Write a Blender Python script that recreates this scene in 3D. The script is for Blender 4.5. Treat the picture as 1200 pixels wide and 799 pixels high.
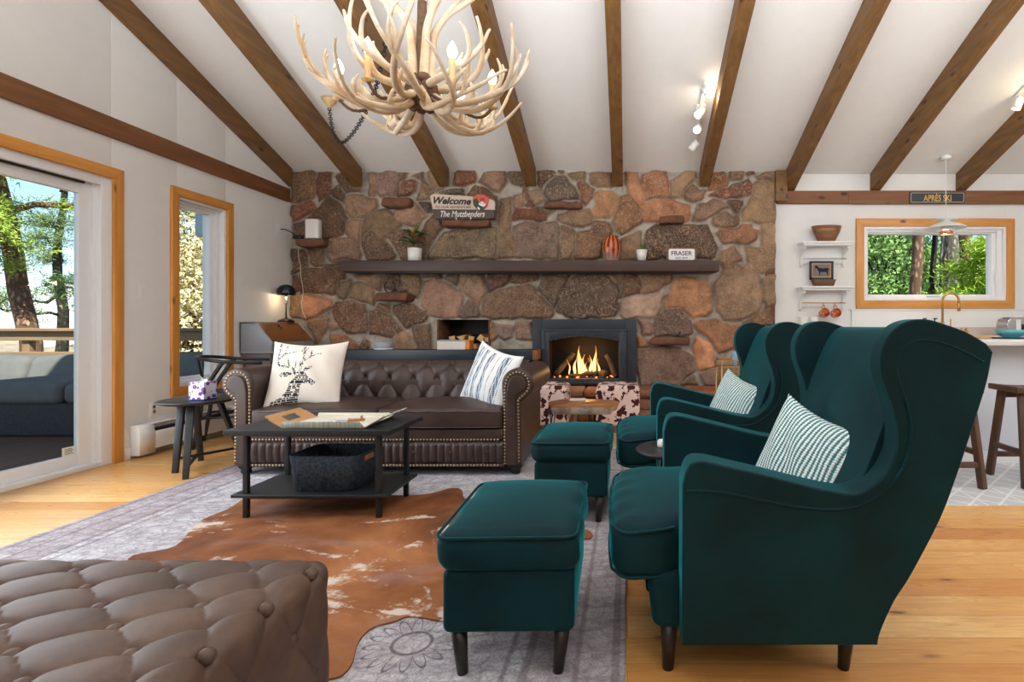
import bpy, bmesh, math, random
import numpy as np
from mathutils import Vector, Matrix
PI = math.pi
for o in list(bpy.data.objects): bpy.data.objects.remove(o, do_unlink=True)
SC = bpy.context.scene
COL = SC.collection

# ------------------------------------------------------------ camera, world, sun, lights, exposure
F, VX, VY, H = 630.0, 735.0, 381.0, 1.02        # focal length in px (1200 wide), vanishing point, eye height
cam = bpy.data.cameras.new('camera'); camo = bpy.data.objects.new('camera', cam); COL.objects.link(camo)
cam.sensor_width = 36; cam.lens = F/1200*36
cam.shift_x = -(VX-600)/1200; cam.shift_y = -(399.5-VY)/1200
camo.location = (0, 0, H); camo.rotation_euler = (PI/2, 0, 0); cam.clip_start = .05; cam.clip_end = 300
SC.camera = camo
SC.view_settings.view_transform = 'Standard'; SC.view_settings.look = 'None'
SC.view_settings.exposure = 0.36; SC.view_settings.gamma = 1; SC.view_settings.use_curve_mapping = False

W = bpy.data.worlds.new('world'); SC.world = W; W.use_nodes = True
wn = W.node_tree.nodes; wl = W.node_tree.links
bg = wn['Background']; sky = wn.new('ShaderNodeTexSky'); sky.sky_type = 'NISHITA'
sky.sun_disc = False; sky.sun_elevation = math.radians(38); sky.sun_rotation = math.radians(150); sky.altitude = 2600; sky.dust_density = .2
wl.new(sky.outputs[0], bg.inputs[0]); bg.inputs[1].default_value = .20

def lamp(name, kind, loc, energy, color=(1,1,1), aim=None, size=1, sizey=None, spread=None, radius=None):
    l = bpy.data.lights.new(name, kind); l.energy = energy; l.color = color
    if kind == 'AREA':
        l.size = size
        if sizey: l.shape = 'RECTANGLE'; l.size_y = sizey
        if spread: l.spread = spread
    if radius is not None: l.shadow_soft_size = radius
    o = bpy.data.objects.new(name, l); COL.objects.link(o); o.location = loc
    if aim is not None: o.rotation_euler = (Vector(aim)-Vector(loc)).to_track_quat('-Z', 'Y').to_euler()
    return o
sun = lamp('sun', 'SUN', (6,-8,12), 9.0, (1,.95,.86), aim=(0,2,0)); sun.data.angle = .01
lamp('bounce_light', 'AREA', (.2,-1.6,3.7), 60, (.92,.96,1), aim=(-.3,4.0,1.0), size=4.5, sizey=1.6)
lamp('door_daylight', 'AREA', (-3.62,2.7,1.35), 52, (.88,.95,1), aim=(0,3.2,1.25), size=2.0, sizey=2.0)
lamp('kitchen_fill', 'AREA', (4.6,1.2,2.9), 44, (.97,.98,1), aim=(2.2,4.5,.8), size=2.4, sizey=1.6)  # unseen fill lamp added to brighten the kitchen side
lamp('ceiling_wash', 'AREA', (.4,.35,2.35), 215, (.90,.95,1), aim=(.4,2.0,5.0), size=6.0, sizey=1.4, spread=2.3)

# ------------------------------------------------------------ helpers
def lin(r, g, b):
    f = lambda c: (c/255/12.92) if c/255 <= .04045 else ((c/255+.055)/1.055)**2.4
    return (f(r), f(g), f(b), 1)
class NT:
    def __init__(s, m): s.m = m; s.t = m.node_tree; s.n = s.t.nodes; s.l = s.t.links; s.b = s.n['Principled BSDF']
    def new(s, t, **k):
        x = s.n.new('ShaderNode'+t)
        for a, v in k.items(): setattr(x, a, v)
        return x
    def link(s, a, b): s.l.new(a, b)
    def coord(s, which='Object', scale=(1,1,1), rot=(0,0,0), loc=(0,0,0)):
        c = s.new('TexCoord'); m = s.new('Mapping'); s.link(c.outputs[which], m.inputs[0])
        m.inputs['Scale'].default_value = scale; m.inputs['Rotation'].default_value = rot; m.inputs['Location'].default_value = loc
        return m.outputs[0]
    def geo(s, scale=(1,1,1), rot=(0,0,0)):
        c = s.new('NewGeometry'); m = s.new('Mapping'); s.link(c.outputs['Position'], m.inputs[0])
        m.inputs['Scale'].default_value = scale; m.inputs['Rotation'].default_value = rot
        return m.outputs[0]
    def noise(s, vec, scale=5, detail=4, rough=.55, dist=0):
        x = s.new('TexNoise'); x.inputs['Scale'].default_value = scale; x.inputs['Detail'].default_value = detail
        x.inputs['Roughness'].default_value = rough; x.inputs['Distortion'].default_value = dist
        if vec is not None: s.link(vec, x.inputs['Vector'])
        return x.outputs['Fac']
    def voro(s, vec, scale=5, out='Distance', feature='F1', rnd=1):
        x = s.new('TexVoronoi'); x.feature = feature; x.inputs['Scale'].default_value = scale; x.inputs['Randomness'].default_value = rnd
        if vec is not None: s.link(vec, x.inputs['Vector'])
        return x.outputs[out]
    def ramp(s, fac, stops, interp='LINEAR'):
        x = s.new('ValToRGB'); x.color_ramp.interpolation = interp; e = x.color_ramp.elements
        while len(e) < len(stops): e.new(.5)
        for k, (p, c) in enumerate(stops):
            e[k].position = p; e[k].color = c if len(c) == 4 else (*c, 1)
        s.link(fac, x.inputs[0]); return x.outputs[0]
    def step(s, fac, lo, hi):
        x = s.new('MapRange'); x.inputs[1].default_value = lo; x.inputs[2].default_value = hi
        s.link(fac, x.inputs[0]); return x.outputs[0]
    def mix(s, fac, a, b, mode='MIX'):
        x = s.new('MixRGB', blend_type=mode)
        for k, v in ((0, fac), (1, a), (2, b)):
            if hasattr(v, 'is_linked'): s.link(v, x.inputs[k])
            else: x.inputs[k].default_value = v
        return x.outputs[0]
    def math(s, op, a, b=None, c=None):
        x = s.new('Math', operation=op)
        for k, v in enumerate((a, b, c)):
            if v is None: continue
            if hasattr(v, 'is_linked'): s.link(v, x.inputs[k])
            else: x.inputs[k].default_value = v
        return x.outputs[0]
    def sep(s, vec):
        x = s.new('SeparateXYZ'); s.link(vec, x.inputs[0]); return x.outputs
    def color(s, c): s.link(c, s.b.inputs['Base Color'])
    def bump(s, h, strength=.3, dist=.01):
        x = s.new('Bump'); x.inputs['Strength'].default_value = strength; x.inputs['Distance'].default_value = dist
        s.link(h, x.inputs['Height']); s.link(x.outputs[0], s.b.inputs['Normal'])
def mk(name, base=(.5,.5,.5,1), rough=.5, metal=0, spec=None, **kw):
    m = bpy.data.materials.new(name); m.use_nodes = True; t = NT(m)
    t.b.inputs['Base Color'].default_value = base if len(base) == 4 else (*base, 1)
    t.b.inputs['Roughness'].default_value = rough; t.b.inputs['Metallic'].default_value = metal
    if spec is not None: t.b.inputs['Specular IOR Level'].default_value = spec
    for k, v in kw.items():
        t.b.inputs[k.replace('_', ' ')].default_value = v
    return m, t
def plain(name, base, rough=.5, metal=0, var=.12, scale=8, bump=0, bscale=60, spec=None):
    """plain finish with a mottle of its own and an optional fine surface grain"""
    m, t = mk(name, base, rough, metal, spec)
    v = t.coord()
    d = tuple(c*(1-var) for c in base[:3])+(1,); e = tuple(min(1, c*(1+var)) for c in base[:3])+(1,)
    t.color(t.ramp(t.noise(v, scale), [(.3, d), (.7, e)]))
    if bump: t.bump(t.noise(v, bscale, 3), bump, .004)
    return m
def wood(name, a, b, axis=0, rough=.45, scale=1.0, knots=None, bump=.08, freq=9):
    """grain that runs along the given axis; knots: colour of small knots"""
    m, t = mk(name, a, rough)
    sc = [freq*scale]*3; sc[axis] = .7*scale
    v = t.coord(scale=tuple(sc))
    n = t.noise(v, 2.2, 6, .6, .6)
    c = t.ramp(n, [(.3, a), (.7, b)])
    if knots:
        ks = [3.0]*3; ks[axis] = 1.4
        k = t.voro(t.coord(scale=tuple(ks)), 2.0)
        c = t.mix(t.step(k, .15, .07), c, knots)
    t.color(c); t.bump(n, bump, .004)
    return m
def emis(name, col, st):
    m, t = mk(name, (0,0,0,1), .5)
    t.b.inputs['Emission Color'].default_value = col; t.b.inputs['Emission Strength'].default_value = st
    return m

def spl(pts, n=6, closed=False):
    P = [Vector(p) for p in pts]; out = []; m = len(P)
    rng = m if closed else m-1
    for i in range(rng):
        if closed: a, b, c, d = P[(i-1) % m], P[i], P[(i+1) % m], P[(i+2) % m]
        else: a, b, c, d = P[max(i-1, 0)], P[i], P[i+1], P[min(i+2, m-1)]
        for k in range(n):
            t = k/n
            out.append(.5*((2*b)+(c-a)*t+(2*a-5*b+4*c-d)*t*t+(3*b-a-3*c+d)*t**3))
    if not closed: out.append(P[-1])
    return out
class MB:
    def __init__(s): s.v = []; s.f = []; s.m = []; s.s = []; s.col = None
    def add(s, v, f, mi=0, sm=True, M=None):
        o = len(s.v)
        s.v += [tuple(M @ Vector(p)) if M is not None else tuple(p) for p in v]
        for q in f: s.f.append([o+i for i in q]); s.m.append(mi); s.s.append(sm)
        return s
    def box(s, lo, hi, bev=.004, mi=0, M=None):
        r = min(bev, min(abs(hi[i]-lo[i]) for i in range(3))*.49)
        return s.rbox(lo, hi, r, 2 if bev < .02 else 3, 1, None, mi, M)
    def rbox(s, lo, hi, r, k=3, n=1, f=None, mi=0, M=None):
        c = [(lo[i]+hi[i])/2 for i in range(3)]; h = [abs(hi[i]-lo[i])/2 for i in range(3)]
        r = min(r, min(h)*.999)
        ax = []
        for i in range(3):
            e = [-h[i]+r*(1-math.cos(PI/2*j/k)) if False else -h[i]+r*j/k for j in range(k)]
            nn = n if isinstance(n, int) else n[i]
            mid = [-(h[i]-r)+2*(h[i]-r)*j/nn for j in range(nn+1)]
            ax.append(e+mid+[-x for x in reversed(e)])
        idx = {}; V = []; Fc = []
        def vid(p):
            key = (round(p[0], 6), round(p[1], 6), round(p[2], 6))
            if key not in idx:
                q = [max(-(h[i]-r), min(h[i]-r, p[i])) for i in range(3)]
                d = [p[i]-q[i] for i in range(3)]
                # even out the arc
                d = [math.tan(x/r*PI/4)*r if r > 0 else 0 for x in d]
                L = math.sqrt(sum(x*x for x in d)) or 1
                w = [q[i]+d[i]/L*r+c[i] for i in range(3)]
                if f: w = f(w)
                idx[key] = len(V); V.append(w)
            return idx[key]
        for a in range(3):
            b_, c_ = (a+1) % 3, (a+2) % 3
            for sgn in (-1, 1):
                for i in range(len(ax[b_])-1):
                    for j in range(len(ax[c_])-1):
                        q = []
                        for (ii, jj) in ((i, j), (i+1, j), (i+1, j+1), (i, j+1)):
                            p = [0, 0, 0]; p[a] = sgn*h[a]; p[b_] = ax[b_][ii]; p[c_] = ax[c_][jj]; q.append(vid(p))
                        Fc.append(q if sgn > 0 else q[::-1])
        return s.add(V, Fc, mi, True, M)
    def tube(s, path, rad, seg=8, closed=False, mi=0, M=None, flat=None):
        P = [Vector(p) for p in path]; n = len(P)
        R = rad if hasattr(rad, '__len__') else [rad]*n
        T = []
        for i in range(n):
            a = P[(i-1) % n] if (closed or i > 0) else P[i]; b = P[(i+1) % n] if (closed or i < n-1) else P[i]
            d = b-a; T.append(d.normalized() if d.length > 1e-9 else Vector((0,0,1)))
        u = T[0].orthogonal().normalized(); V = []; Fc = []
        for i in range(n):
            u = (u-T[i]*u.dot(T[i])); u = u.normalized() if u.length > 1e-6 else T[i].orthogonal().normalized()
            w = T[i].cross(u)
            for k in range(seg):
                an = 2*PI*k/seg
                V.append(P[i]+(u*math.cos(an)+w*math.sin(an))*R[i])
        for i in range(n if closed else n-1):
            for k in range(seg):
                a = i*seg+k; b = i*seg+(k+1) % seg; j = (i+1) % n
                Fc.append([a, b, j*seg+(k+1) % seg, j*seg+k])
        if not closed: Fc.append(list(range(seg))[::-1]); Fc.append([(n-1)*seg+k for k in range(seg)])
        return s.add(V, Fc, mi, True, M)
    def bar(s, a, b, w, d=None, mi=0, up=(0,0,1), bev=.003, w2=None, d2=None):
        """rectangular bar from a to b, w wide, d deep, may taper"""
        a = Vector(a); b = Vector(b); d = d or w; w2 = w2 or w; d2 = d2 or d
        z = (b-a).normalized(); x = Vector(up).cross(z)
        x = x.normalized() if x.length > 1e-4 else z.orthogonal().normalized()
        y = z.cross(x); L = (b-a).length
        M = Matrix(((x.x, y.x, z.x, a.x), (x.y, y.y, z.y, a.y), (x.z, y.z, z.z, a.z), (0, 0, 0, 1)))
        def tp(p):
            t = p[2]/L; return [p[0]*(1+(w2/w-1)*t), p[1]*(1+(d2/d-1)*t), p[2]]
        return s.rbox((-w/2, -d/2, 0), (w/2, d/2, L), bev, 1, 1, tp, mi, M)
    def lathe(s, prof, c=(0,0,0), seg=20, mi=0, M=None, sm=True):
        V = []; Fc = []; n = len(prof)
        for (r, z) in prof:
            for k in range(seg): V.append((c[0]+r*math.cos(2*PI*k/seg), c[1]+r*math.sin(2*PI*k/seg), c[2]+z))
        for i in range(n-1):
            for k in range(seg): Fc.append([i*seg+k, i*seg+(k+1) % seg, (i+1)*seg+(k+1) % seg, (i+1)*seg+k])
        if prof[0][0] > 1e-5: Fc.append(list(range(seg))[::-1])
        if prof[-1][0] > 1e-5: Fc.append([(n-1)*seg+k for k in range(seg)])
        return s.add(V, Fc, mi, sm, M)
    def ball(s, c, r, sc=(1,1,1), seg=10, rings=6, mi=0, M=None):
        V = []; Fc = []
        for i in range(rings+1):
            th = PI*i/rings
            for k in range(seg): V.append((c[0]+r*sc[0]*math.sin(th)*math.cos(2*PI*k/seg), c[1]+r*sc[1]*math.sin(th)*math.sin(2*PI*k/seg), c[2]-r*sc[2]*math.cos(th)))
        for i in range(rings):
            for k in range(seg): Fc.append([i*seg+k, i*seg+(k+1) % seg, (i+1)*seg+(k+1) % seg, (i+1)*seg+k])
        return s.add(V, Fc, mi, True, M)
    def prism(s, poly, axis, a, b, bev=0, seg=3, mi=0, M=None, sm=True, mic=None):
        """2-D outline extruded along an axis; axis 0: (y,z), 1: (x,z), 2: (x,y)"""
        bm = bmesh.new()
        def P(q, t): return {0: (t, q[0], q[1]), 1: (q[0], t, q[1]), 2: (q[0], q[1], t)}[axis]
        A = [bm.verts.new(P(q, a)) for q in poly]; B = [bm.verts.new(P(q, b)) for q in poly]
        n = len(poly); fa = bm.faces.new(A); fb = bm.faces.new(B)
        for i in range(n): bm.faces.new((A[i], A[(i+1) % n], B[(i+1) % n], B[i]))
        bmesh.ops.recalc_face_normals(bm, faces=bm.faces)
        if bev:
            ed = list(set(fa.edges) | set(fb.edges))
            bmesh.ops.bevel(bm, geom=ed, offset=bev, segments=seg, profile=.5, affect='EDGES', clamp_overlap=True)
        bm.verts.index_update()
        s.add([v.co[:] for v in bm.verts], [[v.index for v in f.verts] for f in bm.faces], mi, sm, M); bm.free()
        return s
    def grid(s, fn, nu, nv, mi=0, sm=True, flip=False, M=None, closeu=False):
        V = [fn(i/nu, j/nv) for i in range(nu+1) for j in range(nv+1)]; Fc = []
        for i in range(nu):
            for j in range(nv):
                q = [i*(nv+1)+j, (i+1)*(nv+1)+j, (i+1)*(nv+1)+j+1, i*(nv+1)+j+1]
                Fc.append(q[::-1] if flip else q)
        if callable(mi):
            for k, q in enumerate(Fc):
                i, j = divmod(k, nv); s.add([V[a] for a in q], [[0,1,2,3]], mi((i+.5)/nu, (j+.5)/nv), sm, M)
            return s
        return s.add(V, Fc, mi, sm, M)
    def loft(s, rings, mi=0, cap0=True, cap1=True, M=None):
        n = len(rings[0]); V = [p for r in rings for p in r]; Fc = []
        for i in range(len(rings)-1):
            for k in range(n): Fc.append([i*n+k, i*n+(k+1) % n, (i+1)*n+(k+1) % n, (i+1)*n+k])
        if cap0: Fc.append(list(range(n))[::-1])
        if cap1: Fc.append([(len(rings)-1)*n+k for k in range(n)])
        return s.add(V, Fc, mi, True, M)
def rr(cx, cy, w, d, r, z, k=5):
    out = []
    for (sx, sy, a0) in ((1,1,0), (-1,1,PI/2), (-1,-1,PI), (1,-1,3*PI/2)):
        for j in range(k+1):
            a = a0+PI/2*j/k; out.append((cx+sx*(w/2-r)+r*math.cos(a), cy+sy*(d/2-r)+r*math.sin(a), z))
    return out
def root_of(o):
    while o.parent: o = o.parent
    return o
def obj(name, mb, mats, parent=None, kind=None, label=None, wn=False, weld=False):
    me = bpy.data.meshes.new(name); off = root_of(parent).location if parent else Vector((0,0,0))
    me.from_pydata([(p[0]-off[0], p[1]-off[1], p[2]-off[2]) for p in mb.v], [], mb.f)
    mats = mats if isinstance(mats, (list, tuple)) else [mats]
    for m in mats: me.materials.append(m)
    me.polygons.foreach_set('material_index', mb.m); me.polygons.foreach_set('use_smooth', mb.s)
    if weld:
        bm = bmesh.new(); bm.from_mesh(me); bmesh.ops.remove_doubles(bm, verts=bm.verts, dist=1e-5); bm.to_mesh(me); bm.free()
    me.update()
    o = bpy.data.objects.new(name, me); COL.objects.link(o)
    if parent: o.parent = parent
    if kind: o['kind'] = kind
    if label: o['label'] = label
    if wn: o.modifiers.new('weighted', 'WEIGHTED_NORMAL').keep_sharp = True
    return o
def thing(name, label, cat, loc=(0,0,0), group=None):
    o = bpy.data.objects.new(name, None); COL.objects.link(o); o.location = loc; o.empty_display_size = .1
    o['label'] = label; o['category'] = cat
    if group: o['group'] = group
    return o
def tag(o, label, cat, group=None):
    o['label'] = label; o['category'] = cat
    if group: o['group'] = group
    return o
def single(name, mb, mats, label, cat, group=None, wn=False, weld=False):
    """a thing that is one mesh, its origin at its base"""
    xs = [p[0] for p in mb.v]; ys = [p[1] for p in mb.v]; zs = [p[2] for p in mb.v]
    c = Vector(((min(xs)+max(xs))/2, (min(ys)+max(ys))/2, min(zs)))
    mb.v = [(p[0]-c[0], p[1]-c[1], p[2]-c[2]) for p in mb.v]
    o = obj(name, mb, mats, None, None, None, wn, weld); o.location = c
    return tag(o, label, cat, group)
def dup(r, loc=None, label=None, rz=None, parent=None):
    c = r.copy(); COL.objects.link(c)
    if loc is not None: c.location = loc
    if rz is not None: c.rotation_euler[2] = rz
    if label: c['label'] = label
    if parent: c.parent = parent
    for ch in list(r.children): dup(ch, parent=c)
    return c
def XZ(px, py, Y): s = F/Y; return (px-VX)/s, H-(py-VY)/s       # where a sight line meets the depth Y
def FL(px, py, z=0): s = (py-VY)/(H-z); return (px-VX)/s, F/s    # where it meets the level z
_txt = {}
def text_mesh(body, size, bold=0, shear=0, width=1.0):
    cu = bpy.data.curves.new('lettering', 'FONT'); cu.body = body; cu.size = size; cu.offset = bold; cu.shear = shear
    cu.align_x = 'CENTER'; cu.align_y = 'CENTER'; cu.extrude = .0012; cu.resolution_u = 3
    o = bpy.data.objects.new('lettering', cu); COL.objects.link(o); bpy.context.view_layer.update()
    me = bpy.data.meshes.new_from_object(o.evaluated_get(bpy.context.evaluated_depsgraph_get()))
    V = [v.co.copy() for v in me.vertices]; Fc = [list(p.vertices) for p in me.polygons]
    bpy.data.objects.remove(o, do_unlink=True); bpy.data.meshes.remove(me)
    xs = [v.x for v in V]; w = max(xs)-min(xs); mid = (max(xs)+min(xs))/2; ys = [v.y for v in V]; my = (max(ys)+min(ys))/2
    k = width/w
    return [((v.x-mid)*k, v.y-my, v.z) for v in V], Fc
def lettering(mb, body, cx, y, cz, width, height, bold=0, shear=0, mi=0, rot=0):
    """text standing in the XZ plane, facing -Y"""
    V, Fc = text_mesh(body, 1, bold, shear, width)
    h = max(v[1] for v in V)-min(v[1] for v in V); k = height/h
    c, s_ = math.cos(rot), math.sin(rot)
    mb.add([(cx+v[0]*c-v[1]*k*s_, y-v[2], cz+v[0]*s_+v[1]*k*c) for v in V], Fc, mi, False)
    return mb

# ------------------------------------------------------------ materials
M = {}
M['wall'] = plain('white_wall_paint', lin(232,231,228), .85, var=.015, bump=.05)
M['ceil'] = plain('white_ceiling_paint', lin(232,231,228), .9, var=.015, bump=.05)
M['white'] = plain('white_gloss_paint', lin(235,235,233), .4, var=.01)
M['vinyl'] = plain('white_vinyl', lin(236,238,240), .35, var=.01)
M['beam'] = wood('brown_stained_beam', lin(100,69,33), lin(134,97,54), 1, .6, knots=lin(60,36,18))
M['beamx'] = wood('brown_stained_board', lin(112,70,38), lin(138,90,52), 0, .6, knots=lin(66,38,22))
M['beamy'] = wood('brown_stained_wall_beam', lin(112,70,38), lin(138,90,52), 1, .6, knots=lin(66,38,22))
for ax, nm in ((0,'x'), (1,'y'), (2,'z')):
    M['pine'+nm] = wood('golden_pine_casing_'+nm, lin(200,128,52), lin(224,160,80), ax, .4, knots=lin(110,52,16))
M['mantel'] = wood('dark_walnut_mantel', lin(56,37,30), lin(76,50,40), 0, .5)
M['black'] = plain('black_painted_steel', lin(24,26,29), .42, var=.1)
M['blackwood'] = wood('black_stained_wood', lin(20,22,25), lin(34,37,41), 0, .45)
M['blue_black'] = wood('blue_black_wood', lin(24,34,43), lin(38,50,60), 0, .4)
M['iron'] = plain('charcoal_cast_iron', lin(66,71,78), .45, .6, var=.15, scale=20)
M['slate'] = plain('slate_grey_steel', lin(46,52,60), .45, .2, var=.06)
M['soot'] = plain('sooty_firebox', lin(40,34,34), .8, var=.2)
M['brass'] = plain('brushed_brass', lin(190,150,92), .32, .9, var=.06)
M['copper'] = plain('polished_copper', lin(214,150,124), .25, .85, var=.06)
M['steel'] = plain('polished_steel', lin(190,192,194), .25, 1, var=.04)
M['nail'] = plain('antique_brass_nailhead', lin(176,152,122), .3, .9, var=.05)
M['ceramic'] = plain('white_ceramic', lin(232,230,226), .35, var=.02)
M['soil'] = plain('potting_soil', lin(46,34,26), .95, var=.3, scale=60)
def leather(name, a, b, rough):
    m, t = mk(name, a, rough); v = t.coord()
    n = t.noise(v, 5, 6, .65); c = t.ramp(n, [(.3, a), (.72, b)])
    t.color(c); t.bump(t.noise(v, 140, 3), .16, .002)
    r = t.step(n, 0, 1); x = t.math('MULTIPLY_ADD', r, .2, rough-.1); t.link(x, t.b.inputs['Roughness'])
    return m
M['leather'] = leather('dark_brown_leather', lin(48,36,32), lin(74,55,48), .42)
M['leather2'] = leather('taupe_brown_leather', lin(62,44,36), lin(104,78,63), .58)
def velvet(name, a, b, tint):
    m, t = mk(name, a, .75, spec=.2); v = t.coord()
    t.color(t.ramp(t.noise(v, 4, 5, .6, .4), [(.3, a), (.75, b)]))
    t.b.inputs['Sheen Weight'].default_value = 1.0; t.b.inputs['Sheen Roughness'].default_value = .28; t.b.inputs['Sheen Tint'].default_value = tint
    t.bump(t.noise(v, 220, 2), .08, .002)
    return m
M['velvet'] = velvet('dark_teal_velvet', lin(0,29,33), lin(3,50,56), lin(24,156,166))
def felt():
    m, t = mk('charcoal_felt', lin(52,60,68), .95, spec=.1); v = t.coord()
    t.color(t.ramp(t.noise(v, 60, 6, .75), [(.35, lin(36,43,51)), (.7, lin(80,90,100))])); t.bump(t.noise(v, 150, 3), .3, .003); return m
M['felt'] = felt()
M['linen'] = plain('cream_cotton', lin(226,216,204), .9, var=.03, bump=.15, bscale=200)
M['whitecot'] = plain('white_cotton', lin(236,236,236), .9, var=.02, bump=.15, bscale=200)
M['print'] = plain('black_fabric_print', lin(34,34,38), .9, var=.5, scale=90)
M['stripe'] = plain('blue_woven_stripe', lin(86,112,140), .9, var=.3, scale=120)
M['beige'] = plain('beige_cotton', lin(206,194,182), .9, var=.04, bump=.15, bscale=200)
def ribbed():
    m, t = mk('ribbed_teal_weave', lin(190,215,215), .9, spec=.1)
    c = t.new('TexCoord'); x = t.sep(c.outputs['UV'])
    nz = t.noise(c.outputs['UV'], 30, 3)
    u = t.math('ADD', t.math('MULTIPLY', x[0], 23*2*PI), t.math('MULTIPLY', nz, 2.2))
    w = t.math('SINE', u)
    dash = t.math('SINE', t.math('MULTIPLY', x[1], 42*2*PI))
    f = t.math('ADD', w, t.math('MULTIPLY', dash, .35))
    t.color(t.ramp(t.step(f, -.9, .9), [(.0, lin(70,118,122)), (.42, lin(120,162,164)), (.62, lin(214,228,226)), (1, lin(232,238,236))]))
    t.bump(f, .5, .004); return m
M['ribbed'] = ribbed()
def cow():
    m, t = mk('cow_print_hide', lin(230,205,196), .85, spec=.15); v = t.coord()
    n = t.noise(v, 15, 3, .55, .3)
    t.color(t.ramp(n, [(.515, lin(226,200,192)), (.545, lin(72,34,34))])); t.bump(t.noise(v, 180, 2), .15, .002); return m
M['cow'] = cow()
def hide():
    m, t = mk('brown_cowhide', lin(130,74,38), .8, spec=.2)
    v = t.geo()
    big = t.noise(v, 1.5, 5, .6, .5); fine = t.noise(t.geo(scale=(16,60,1)), 2, 5, .7)
    c = t.ramp(big, [(.32, lin(74,44,30)), (.48, lin(136,82,46)), (.66, lin(180,120,76))])
    c = t.mix(t.math('MULTIPLY', fine, .45), c, lin(104,64,42))
    mott = t.noise(t.geo(scale=(1,1.5,1)), 2.1, 6, .62, .8); cut = t.noise(v, 26, 4, .7)
    p = t.math('ADD', mott, t.math('MULTIPLY', t.math('SUBTRACT', cut, .5), .22))
    c = t.mix(t.step(p, .565, .625), c, lin(206,190,176))
    grey = t.noise(t.geo(scale=(1,2.4,1)), 1.9, 4, .6)  # mauve grey sheen of the hair, painted into the colour
    c = t.mix(t.math('MULTIPLY', t.step(grey, .55, .75), .5), c, lin(150,128,128))
    t.color(c); t.bump(fine, .2, .004); return m
M['hide'] = hide()
def rugm():
    m, t = mk('distressed_grey_rug', lin(150,140,142), .95, spec=.1)
    v = t.geo(); xyz = t.sep(v)
    n1 = t.noise(t.geo(scale=(1,2.2,1)), 9, 6, .72, .3); n2 = t.noise(v, 2.2, 3)
    lace = t.voro(t.geo(scale=(1,1,1)), 15, 'Distance', 'DISTANCE_TO_EDGE')
    vine = t.noise(v, 34, 2, .5, 2.0)
    a = t.ramp(n1, [(.3, lin(146,143,150)), (.5, lin(194,191,196)), (.68, lin(224,222,226))])
    pat = t.step(t.math('ABSOLUTE', t.math('SUBTRACT', vine, .5)), .06, .015)
    a = t.mix(t.math('MULTIPLY', pat, .45), a, lin(96,86,94))
    a = t.mix(t.math('MULTIPLY', t.step(lace, .10, .03), .28), a, lin(104,92,98))
    a = t.mix(t.math('MULTIPLY', t.step(n2, .4, .7), .35), a, lin(140,118,116))
    # border bands along the long edges (x from -2.85 to 0)
    d = t.math('SUBTRACT', 1.425, t.math('ABSOLUTE', t.math('ADD', xyz[0], 1.425)))
    for (c0, w) in ((.035, .012), (.15, .008), (.30, .012), (.36, .007)):
        a = t.mix(t.math('MULTIPLY', t.step(t.math('ABSOLUTE', t.math('SUBTRACT', d, c0)), w+.004, w-.003), .5), a, lin(96,84,88))
    a = t.mix(t.math('MULTIPLY', t.step(d, .31, .29), .35), a, lin(116,92,90))
    # sun medallions
    dx = t.math('ADD', xyz[0], .684); dy = t.math('SUBTRACT', xyz[1], 1.709)
    r = t.math('SQRT', t.math('ADD', t.math('MULTIPLY', dx, dx), t.math('MULTIPLY', dy, dy)))
    an = t.math('ARCTAN2', dy, dx); st = t.math('MULTIPLY', t.math('ABSOLUTE', t.math('SINE', t.math('MULTIPLY', an, 8))), .07)
    edge = t.math('SUBTRACT', r, t.math('ADD', st, .075))
    a = t.mix(t.math('MULTIPLY', t.step(t.math('ABSOLUTE', edge), .009, .003), .7), a, lin(70,64,74))
    a = t.mix(t.math('MULTIPLY', t.step(t.math('ABSOLUTE', t.math('SUBTRACT', r, .06)), .008, .003), .7), a, lin(70,64,74))
    t.color(a); t.bump(n1, .25, .004); return m
M['rug'] = rugm()
def floorm():
    m, t = mk('honey_pine_planks', lin(214,150,84), .3, spec=.45)
    v = t.geo(); 
    br = t.new('TexBrick'); t.link(v, br.inputs['Vector'])
    br.offset = .37; br.inputs['Scale'].default_value = 1; br.inputs['Brick Width'].default_value = 2.6; br.inputs['Row Height'].default_value = .135
    br.inputs['Mortar Size'].default_value = .0012; br.inputs['Mortar Smooth'].default_value = .1
    br.inputs['Color1'].default_value = (0,0,0,1); br.inputs['Color2'].default_value = (1,1,1,1); br.inputs['Mortar'].default_value = (.5,.5,.5,1)
    tone = t.ramp(br.outputs['Color'], [(0, lin(200,136,70)), (.12, lin(220,164,96)), (.6, lin(228,178,110)), (.95, lin(236,192,126)), (1, lin(160,90,48))])
    jit = t.mix(1, t.geo(scale=(1.2,14,1)), br.outputs['Color'], 'ADD')
    g = t.noise(jit, 2.6, 6, .62, 1.4)
    c = t.mix(t.math('MULTIPLY', t.step(g, .40, .70), .6), tone, lin(186,116,58))
    kw = t.math('MULTIPLY', t.math('SUBTRACT', g, .5), .12)
    k = t.math('ADD', t.voro(t.geo(scale=(1.6,5,1)), 1.7), kw)
    c = t.mix(t.math('MULTIPLY', t.step(k, .20, .09), .35), c, lin(160,96,48))
    c = t.mix(t.math('MULTIPLY', t.step(k, .115, .05), .9), c, lin(88,46,22))
    c = t.mix(t.math('MULTIPLY', br.outputs['Fac'], .6), c, lin(110,66,32))
    t.color(c)
    t.link(t.math('MULTIPLY_ADD', g, .2, .2), t.b.inputs['Roughness'])
    t.bump(t.math('SUBTRACT', t.math('MULTIPLY', g, .2), br.outputs['Fac']), .12, .003); return m
M['floor'] = floorm()
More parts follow.
